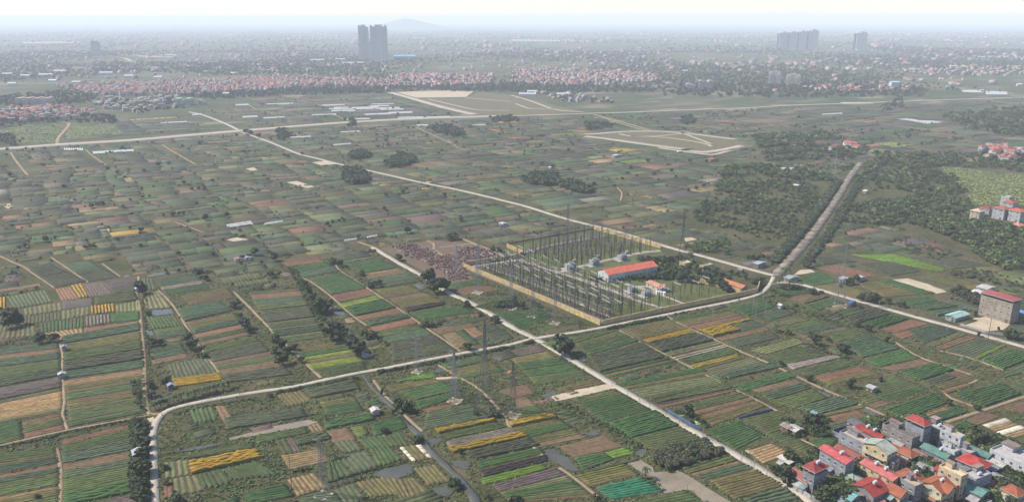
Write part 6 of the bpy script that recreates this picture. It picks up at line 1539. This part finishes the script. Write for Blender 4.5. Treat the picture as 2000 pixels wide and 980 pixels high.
# blue fenced garden beside the lane with two green ponds
wall_run('z3', '1215,275 1310,330 1400,385 1470,412', 1.4, .1, (0.06, 0.12, 0.20), 'blue sheet fence of the little garden beside the lane', 'fence', 'fence', 2.2, False)
wall_run('z3', '1775,335 1900,300 2030,268', 1.2, .1, (0.05, 0.10, 0.24), 'blue sheet fence between plots right of the lane', 'fence', 'fence', 2.2, False)
GW = vmat('duckweed', .6, (.8, .85, 1.15))
for s in ('1280,292 1345,285 1360,302 1310,316', '1390,355 1440,348 1475,372 1430,382'): MB().prism(ccw(gpts('z3', s)), 0, .26, (0.24, 0.33, 0.09)).build('pond', GW, kind='structure')
r = empty('tarpaulin', (*G(995, 727), 0), .9); tag(r, 'folded orange tarpaulin lying on the field path', 'tarpaulin')
MB().box(-1.6, 1.6, -.9, .9, .05, .3, (0.48, 0.14, 0.07)).build('sheet', M['plastic'], r); MB().box(-1.2, 1.0, -.5, .7, .302, .5, (0.44, 0.12, 0.06)).build('fold', M['plastic'], r)
# ================================================================== THE FAR PLAIN
random.seed(321)
# plastic tunnels and greenhouses on the plots
def tunnel(zone, s, label, group=None, col=(0.33, 0.33, 0.32), h=1.2, name='greenhouse'):
    q = gpts(zone, s); a, b, c, d = [Vector((*p, 0)) for p in q]; o = (a + b + c + d) / 4; root = empty(name, tuple(o)); tag(root, label, 'greenhouse', group)
    m = MB(); n = 6; rings = []
    for t in (0, 1):
        l0 = a.lerp(b, t) - o; l1 = d.lerp(c, t) - o; rings.append([l0.lerp(l1, k / n) + Vector((0, 0, .1 + h * math.sin(math.pi * k / n) ** .6)) for k in range(n + 1)])
    for k in range(n): m.face([rings[0][k], rings[0][k + 1], rings[1][k + 1], rings[1][k]], jv(col, .03))
    m.build('film', M['plastic'], root)
    e = MB()
    for r_ in rings: e.face(r_, tuple(v * .9 for v in col))
    e.build('end_wall', M['plastic'], root, kind='stuff')
    hp = MB(); L = (b - a).length
    for k in range(max(3, int(L / 8)) + 1):
        t = k / max(3, int(L / 8)); P = [a.lerp(b, t).lerp(d.lerp(c, t), i / n) - o + Vector((0, 0, .14 + h * math.sin(math.pi * i / n) ** .6)) for i in range(n + 1)]
        for p_, q_ in zip(P, P[1:]): hp.bar(p_, q_, .12, (0.5, 0.5, 0.49), 3)
    hp.build('hoops', M['steel'], root, kind='stuff')
TUN = ['520,662 695,658 695,664 520,668', '610,680 720,676 720,684 610,688', '570,690 755,687 755,695 570,698', '590,703 775,700 775,708 590,712', '750,680 955,673 955,684 750,690', '900,654 1075,649 1075,655 900,660', '885,668 1040,664 1040,671 885,675',
       '785,690 950,686 950,694 785,697', '950,684 1120,678 1125,686 955,693', '970,694 1155,690 1155,698 975,700', '845,733 1045,724 1050,733 855,742', '1030,718 1215,713 1225,724 1045,730', '435,737 625,731 628,738 438,744', '60,760 222,753 224,760 60,767',
       '85,653 288,647 290,653 85,658', '700,770 885,766 888,772 700,777', '1110,758 1305,753 1308,760 1112,765', '1330,755 1510,750 1515,756 1332,760', '1255,818 1475,809 1478,818 1258,825', '1690,818 1790,813 1795,819 1692,823', '262,914 425,906 428,912 264,919', '662,872 805,866 808,871 664,877']
ON = ORD + 'seventeenth eighteenth nineteenth twentieth twenty-first twenty-second'.split()
TUN.sort(key=lambda s: float(s.split(',')[0]))
for k, s in enumerate(TUN): tunnel('f2', s, 'long white plastic tunnel beyond the highway, %s from left' % ON[k], 'plastic tunnels beyond the highway')
for z_, s, lb in (('m1', '725,106 1040,88 1045,104 728,122', 'longest bright white tunnel below the highway at left'), ('f1', '1840,657 1942,655 1945,662 1842,665', 'white tunnel near the far track at upper left'), ('f1', '1255,800 1458,790 1460,796 1258,806', 'pale tunnel in the far plots at upper left'),
                  ('f1', '1500,735 1570,728 1575,736 1503,742', 'short white shed tunnel beside the far road'), ('f1', '1895,750 2010,745 2012,755 1898,762', 'white tunnel right of the far road'), ('m1', '1768,680 1950,652 1965,662 1778,692', 'near one of two white tunnels in the left plots'), ('m1', '1790,690 1955,664 1975,676 1800,700', 'lower one of two white tunnels in the left plots'),
                  ('f4', '1000,770 1080,767 1200,790 1190,800', 'left half of the pale far greenhouse roof at right'), ('f4', '1120,780 1240,785 1360,798 1230,808', 'right half of the pale far greenhouse roof at right'), ('f4', '1515,545 1685,540 1680,565 1520,560', 'left of two pale far sheds at the right edge'), ('f4', '1705,550 1865,558 1870,580 1700,578', 'right of two pale far sheds at the right edge'),
                  ('f4', '420,733 580,724 580,731 424,738', 'pale far tunnel below the highway at right'), ('m2', '85,665 200,650 210,658 60,682', 'pale tunnel strip in the centre left plots'), ('m2', '865,775 940,762 945,770 870,785', 'short pale strip above the cemetery'), ('m2', '690,800 780,788 785,796 700,808', 'pale strip left of the cemetery lane'), ('m2', '600,52 740,42 742,48 604,60', 'pale tunnel beyond the diagonal road')):
    tunnel(z_, s, lb)
for k in range(9):
    x0 = 500 + k * 17; tunnel('m1', '%d,84 %d,80 %d,92 %d,94' % (x0, x0 + 11, x0 + 13, x0 + 3), 'small white cold frame below the highway at left, %s from left' % ORD[k], 'white cold frames', h=1.5)
# village houses far away: small, so one mesh each
def vh(kind):
    m = MB(); W, D, Hh = [(7, 11, 6.5), (6, 9, 9.5), (9, 9, 4), (6, 13, 7.5)][kind % 4]; wc = [(0.34, 0.30, 0.27), (0.28, 0.255, 0.25), (0.27, 0.24, 0.21), (0.36, 0.345, 0.33)][kind % 4]; m.box(-W / 2, W / 2, -D / 2, D / 2, 0, Hh, wc)
    for k in range(int(Hh / 3.2)):
        for y in (-D / 3, 0, D / 3): m.box(-W / 2 - .05, -W / 2 - .01, y - .6, y + .6, 1 + 3.2 * k, 2.4 + 3.2 * k, (0.08, 0.09, 0.10))
        m.box(-1, 1, -D / 2 - .05, -D / 2 - .01, 1 + 3.2 * k, 2.4 + 3.2 * k, (0.08, 0.09, 0.10))
    rc = [(0.24, 0.065, 0.05), (0.26, 0.09, 0.06), (0.22, 0.06, 0.05), (0.27, 0.11, 0.085), (0.28, 0.27, 0.26), (0.2, 0.22, 0.25)][kind]
    x0, x1, y0, y1 = -W / 2 - .5, W / 2 + .5, -D / 2 - .5, D / 2 + .5; z = Hh + .02; rs = 2.0 if kind < 4 else .7
    m.face([(x0, y0, z), (0, y0 + (W / 3 if kind % 2 else 0), z + rs), (0, y1 - (W / 3 if kind % 2 else 0), z + rs), (x0, y1, z)], rc); m.face([(0, y0 + (W / 3 if kind % 2 else 0), z + rs), (x1, y0, z), (x1, y1, z), (0, y1 - (W / 3 if kind % 2 else 0), z + rs)], jv(rc, .1))
    m.face([(x0, y0, z), (x1, y0, z), (0, y0 + (W / 3 if kind % 2 else 0), z + rs)], wc if not kind % 2 else rc); m.face([(x1, y1, z), (x0, y1, z), (0, y1 - (W / 3 if kind % 2 else 0), z + rs)], wc if not kind % 2 else rc)
    return m
VHM = [vh(k) for k in range(6)]; VHO = [m.mesh('village_house', M['roof']) for m in VHM]; VHP = [tris_of(m) for m in VHM]; KN = ['red roofed', 'orange roofed tall', 'low red roofed', 'salmon roofed', 'low pale roofed', 'grey roofed']
def village(zone, s, n, n_obj, ks, name, sc=(.65, 1.05), tree_n=0):
    poly = gpts(zone, s); P = scatter(poly, n, sc, ks, 1.0, 3.0); P.sort(key=lambda p: p[2]); P = [(p[0], p[1], p[2], 0, p[5], p[5], VROT + random.choice((0, 1.57, 3.14, 4.71)) + random.uniform(-.2, .2)) for p in P]
    for p in P[:n_obj]:
        o = link('village_house', VHO[p[0]]); o.location = (p[1], p[2], 0); o.scale = (p[4],) * 3; o.rotation_euler[2] = p[6]; tag(o, '%s house in the %s' % (KN[p[0]], name), 'house', 'houses of the ' + name)
    if P[n_obj:]: stuff('houses', VHP, P[n_obj:], 'mass of small houses of the ' + name, 'houses', 'roof')
    if tree_n: stuff('wood', FARC, scatter(poly, tree_n, (5, 9), (0, 1, 2), 1.1, 2), 'trees among the houses of the ' + name, 'trees')
RD = (0, 0, 1, 1, 2, 3, 3, 4, 5)
village('f1', '-100,700 300,680 560,690 760,730 700,770 330,790 -100,810', 150, 40, RD, 'far village at the left edge', tree_n=90)
village('f1', '430,510 1000,490 2000,460 2240,470 2240,540 1500,590 1000,600 600,580', 850, 60, RD, 'long far red village at upper left', tree_n=260)
village('f2', '0,450 400,445 950,470 1150,420 1850,425 1850,500 1500,520 1100,525 700,530 0,545', 700, 50, RD, 'long far red village at upper centre', tree_n=240)
village('f3', '0,400 300,380 700,400 1150,430 1150,480 900,500 500,520 0,500', 560, 40, RD, 'far red village right of upper centre', tree_n=180)
village('f1', '640,620 1400,600 1430,690 1100,730 850,700', 110, 30, (4, 5, 4, 2), 'far cluster of low pale sheds at upper left', tree_n=120)
village('f4', '1000,390 1400,380 2100,360 2100,430 1600,440 1150,420', 160, 15, RD, 'far pale village at upper right', tree_n=160)
village('f4', '260,520 620,510 1100,520 1080,570 600,570 270,550', 60, 12, RD, 'far hamlet behind the highway at right', tree_n=110)
village('m4', '1650,90 1850,80 2100,110 2100,190 1800,190 1650,130', 60, 14, RD, 'far village in the trees at the right edge', tree_n=60)
village('m4', '480,70 680,60 700,100 480,110', 10, 6, (0, 2, 3), 'little hamlet beyond the rubble road')
village('f3', '180,570 620,590 900,660 620,650 400,640', 26, 8, (4, 5, 2), 'scattered sheds above the highway', tree_n=40)
# scattered settlement and woods out to the horizon
def far_band(y0, y1, n_h, n_t, hs, ts, ks):
    poly = gpts('p', '-80,%d 2080,%d 2080,%d -80,%d' % (y0, y0, y1, y1)); cx = [(random.uniform(min(p[0] for p in poly), max(p[0] for p in poly)), random.uniform(poly[2][1], poly[0][1])) for _ in range(16)]
    keepout = KEEP + EXCL
    ok = lambda p: math.sin(p[0] * .0031 + p[1] * .0017) + math.sin(p[0] * .0012 - p[1] * .0043 + 1.3) > random.uniform(-1.0, .9) and not any(inside(p, f) for f in keepout)
    ok2 = lambda p: math.sin(p[0] * .0026 - p[1] * .0034 + 2) + math.sin(p[0] * .0051 + p[1] * .0017) > random.uniform(-.9, 1.0) and not any(inside(p, f) for f in keepout)
    P = scatter(poly, n_h, hs, ks, 1.0, 6, need=ok)
    stuff('houses', VHP, [(p[0], p[1], p[2], 0, p[5] * random.choice((1, 1, 1.6)), p[5], VROT + random.uniform(-.5, .5)) for p in P], 'scattered far buildings %s' % ('near the horizon' if y1 < 75 else 'behind the red villages' if y1 < 120 else 'among far trees'), 'houses', 'roof')
    stuff('wood', FARC, scatter(poly, n_t, ts, (0, 1, 2), 1.25, 4, need=ok2), 'broken far woodland %s' % ('near the horizon' if y1 < 75 else 'behind the red villages' if y1 < 120 else 'among far settlements'), 'wood')
far_band(142, 180, 90, 3400, (.7, 1.2), (4, 9), RD); far_band(100, 141, 480, 7500, (.9, 1.5), (5, 11), RD + (4, 5)); far_band(62, 99, 700, 6000, (1.4, 2.6), (8, 16), RD + (4, 5, 4))
def tree_band(s, n, h, lb): stuff('wood', FARC, scatter(gpts('p', s), n, h, (0, 1, 2), 1.2, 2), lb, 'wood')
tree_band('0,190 150,178 190,195 140,205 40,212 -40,205', 240, (6, 12), 'dark trees round the far school at left'); tree_band('350,188 430,182 560,178 760,170 760,182 560,186 420,195', 420, (6, 11), 'dark tree line below the far red village')
tree_band('760,172 1000,166 1250,172 1300,180 1120,182 900,180', 380, (6, 11), 'dark tree line behind the graded land'); tree_band('180,122 500,125 760,132 760,142 450,148 180,140', 600, (7, 13), 'blue dark far woods above the red village at left')
tree_band('1280,170 1500,162 1800,176 1800,190 1500,192 1300,188', 500, (6, 12), 'dark trees behind the highway at right'); tree_band('1680,92 2060,100 2060,112 1760,110', 500, (9, 16), 'far dark wood right of the single tower')
tree_band('-40,222 180,225 240,232 230,242 120,240 -40,250', 160, (5, 9), 'trees below the far village at the left edge')
# bright sheds and workshops far off
for k, (px, py, w, d) in enumerate(((90, 149, 60, 26), (118, 142, 60, 20), (50, 151, 40, 14), (15, 148, 44, 12), (104, 160, 36, 14), (155, 163, 52, 14), (25, 168, 30, 12), (208, 146, 62, 22), (258, 152, 62, 26), (310, 153, 40, 14), (456, 146, 30, 12), (540, 141, 46, 12), (522, 141, 30, 10), (846, 150, 26, 12), (843, 165, 26, 12), (1338, 141, 26, 10), (690, 125, 130, 30), (665, 118, 60, 20), (620, 120, 90, 26),
                                   (1068, 109, 30, 14), (1087, 103, 36, 14), (1087, 106, 36, 12), (1250, 95, 40, 14), (1110, 80, 160, 26), (1040, 182, 40, 14), (1100, 188, 50, 12), (1030, 189, 60, 10), (1862, 132, 46, 12), (1780, 138, 34, 12), (1990, 168, 20, 10), (442, 188, 20, 12), (820, 76, 170, 24), (930, 85, 40, 16), (450, 70, 180, 20), (330, 110, 110, 14), (280, 72, 60, 20), (60, 218, 90, 30))):
    x, y = G(px, py); r = empty('shed', (x, y, 0), math.radians(random.choice((8, -4, 14)))); h = random.uniform(4, 7); w *= .6; d *= .7; c = (0.42, 0.42, 0.41) if k != 36 else (0.5, 0.16, 0.14)
    tag(r, '%s pale roofed far shed, %s' % ('large' if w > 55 else 'small', ('near x' and ['left end of the white shed row', 'back of the white shed row', 'below the white shed row at far left', 'at the far left edge', 'in front of the white shed row', 'with bent plan at upper left', 'behind the far school', 'above the red village at left', 'brightest above the red village at left', 'right of the brightest one', 'alone above the red village', 'right of two above the village at centre left', 'left of two above the village at centre left', 'in the red village near centre', 'in front of the red village near centre', 'alone right of the red village', 'left of the twin towers', 'behind the shed left of the towers', 'far left of the twin towers', 'right of the blue roof', 'among far blocks right of centre', 'second among far blocks', 'alone near the horizon right of centre', 'long and low near the horizon right of centre', 'left behind the graded land', 'right behind the graded land', 'long behind the graded land', 'beside the far orange cut', 'in the far pale village', 'alone at the far right', 'beside the far track', 'near the horizon right of the towers', 'behind the blue roof', 'long near the horizon at left', 'long above the dark woods at left', 'beside the faint far tower', 'with red roof below the far school'][k])), 'shed')
    MB().box(-w / 2, w / 2, -d / 2, d / 2, 0, h, (0.5, 0.5, 0.5)).build('wall', M['wall'], r)
    g = MB(); g.face([(-w / 2 - 1, -d / 2 - 1, h), (w / 2 + 1, -d / 2 - 1, h), (w / 2 + 1, 0, h + 2.5), (-w / 2 - 1, 0, h + 2.5)], c); g.face([(-w / 2 - 1, 0, h + 2.5), (w / 2 + 1, 0, h + 2.5), (w / 2 + 1, d / 2 + 1, h), (-w / 2 - 1, d / 2 + 1, h)], jv(c, .05)); g.build('roof', M['plastic'], r)
# tower blocks
def tower(px, py, top, w_px, depth, label, col, crown=True, floors=30, lobes=1, rot=0.0, name='tower_block', step=None):
    x, y = G(px, py); mpp = math.hypot(CAM_H, y) / FPX * 1.0; W = w_px * mpp; H_ = tall(py, py - top) * .985; r = empty(name, (x, y, 0), rot); tag(r, label, 'tower'); fh = H_ / floors
    n = max(2, int(W / 9)); bw = W / n
    for k in range(n):     # bays with recesses between them
        off = 0 if k % 2 else 1.6; MB().box(-W / 2 + k * bw, -W / 2 + (k + 1) * bw - 1.6, -off, depth, 0, H_ - (3 if k % 2 else 0), jv(col, .06)).build('bay', M['wall'], r)
    MB().box(-W / 2, W / 2, 1.2, depth - .5, 0, H_ - 4, tuple(v * .8 for v in col)).build('core', M['wall'], r)
    for f in range(1, floors):
        m = MB()
        for k in range(n):
            off = 0 if k % 2 else 1.6; x0 = -W / 2 + k * bw + bw * .12; m.box(x0, x0 + bw * .25, -off - .15, -off - .02, f * fh + .2 * fh, f * fh + .75 * fh, (0.2, 0.2, 0.2)); m.box(x0 + bw * .36, x0 + bw * .6, -off - .15, -off - .02, f * fh + .2 * fh, f * fh + .75 * fh, (0.2, 0.2, 0.2))
        m.build('window_row', M['paint'], r, kind='stuff')
        MB().box(-W / 2 - .2, -W / 2 - .02, 1, depth - 1, f * fh + .2 * fh, f * fh + .7 * fh, (0.07, 0.08, 0.09)).build('side_window', M['glass'], r)
    if crown:
        c = MB()
        for k in range(0, n, 2): c.box(-W / 2 + k * bw + .6, -W / 2 + (k + 1) * bw - 2.2, 2, depth * .6, H_ - .5, H_ + 4.5, tuple(v * .9 for v in col))
        c.build('roof_block', M['wall'], r, kind='stuff'); MB().box(-W * .2, W * .2, 3, depth * .7, H_ - 4, H_ + 6, tuple(v * .85 for v in col)).build('lift_house', M['wall'], r)
    return r
TC = (0.62, 0.58, 0.57)
tower(711.5, 119, 55, 18, 30, 'left twin of the high rise pair at upper centre', TC, floors=34, rot=.06)
tower(741, 121, 55, 31, 34, 'right and wider twin of the high rise pair at upper centre', TC, floors=34, rot=.06)
tower(726, 120, 82, 14, 26, 'lower block joining the twin high rises', TC, False, floors=22)
for k, (px, w, t) in enumerate(((1529, 17, 66), (1548, 16, 65), (1566, 15, 64), (1587, 19, 62))): tower(px, 97, t, w, 40, 'slab tower of the far group at upper right, %s from left' % ORD[k], (0.58, 0.55, 0.56), floors=30)
tower(1681, 99, 66, 20, 40, 'single far slab tower right of the group', (0.58, 0.55, 0.56), floors=30)
tower(1513, 168, 145, 22, 18, 'left of two cream mid rise blocks behind the highway', (0.50, 0.47, 0.42), floors=9, rot=-.25); tower(1549, 169, 150, 26, 18, 'right of two cream mid rise blocks behind the highway', (0.52, 0.46, 0.36), floors=8, rot=-.25)
tower(186, 110, 84, 12, 30, 'faint far tower at upper left', (0.34, 0.32, 0.32), floors=20)
tower(64, 209, 192, 62, 26, 'wide beige school block at the left edge of the plain', (0.44, 0.36, 0.30), False, floors=4, name='school_building'); tower(357, 206, 193, 30, 22, 'pale green far building at upper left', (0.33, 0.42, 0.35), False, floors=3, name='school_building')
tower(394, 205, 196, 12, 14, 'small pinkish far block right of the pale green building', (0.42, 0.34, 0.32), False, floors=3, name='school_building')
tower(1378, 176, 158, 26, 18, 'pinkish far block behind the highway right of centre', (0.40, 0.36, 0.34), False, floors=5); tower(1350, 178, 164, 18, 18, 'grey far block left of the pinkish one', (0.36, 0.37, 0.38), False, floors=5)
tower(1310, 172, 162, 16, 16, 'small grey far block left of the grey pair', (0.38, 0.38, 0.36), False, floors=3); tower(1035, 106, 97, 14, 30, 'far apartment block right of the twin towers', (0.36, 0.34, 0.34), False, floors=8); tower(1010, 108, 100, 18, 30, 'low far apartment block right of the twin towers', (0.36, 0.36, 0.36), False, floors=6)
x, y = G(790, 114); r = empty('factory', (x, y, 0), .05); tag(r, 'low factory with bright blue roof right of the twin towers', 'factory'); MB().box(-48, 48, 0, 60, 0, 9, (0.4, 0.42, 0.45)).build('wall', M['wall'], r); gable(r, -48, 48, 0, 60, 9.05, 4, (0.10, 0.30, 0.55), 'x', 1.0, seams=False)
r = empty('factory', (*G(1748, 172), 0), .05); tag(r, 'small pale blue block behind the far hamlet at right', 'building'); MB().box(-10, 10, 0, 14, 0, 14, (0.36, 0.46, 0.5)).build('wall', M['wall'], r); gable(r, -10, 10, 0, 14, 14.05, 2, (0.30, 0.42, 0.48), 'x', .6, seams=False)
# bright strips of the far plain: bare plots and drained ponds
for z_, s in (('f1', '940,285 1000,300 1040,318 1010,318'), ('f1', '1060,275 1340,285 1340,290 1100,284'), ('f1', '180,170 640,168 640,176 180,180'), ('f4', '1380,355 1430,330 1460,372 1400,366'), ('f4', '1430,335 1640,335 1640,372 1460,370'), ('f4', '1600,280 2100,275 2100,292 1650,288'), ('f3', '0,150 600,158 600,166 0,160'), ('f4', '560,640 800,640 830,650 600,655')):
    patch('bare_ground', z_, s, .2, M['sand'], excl=False)
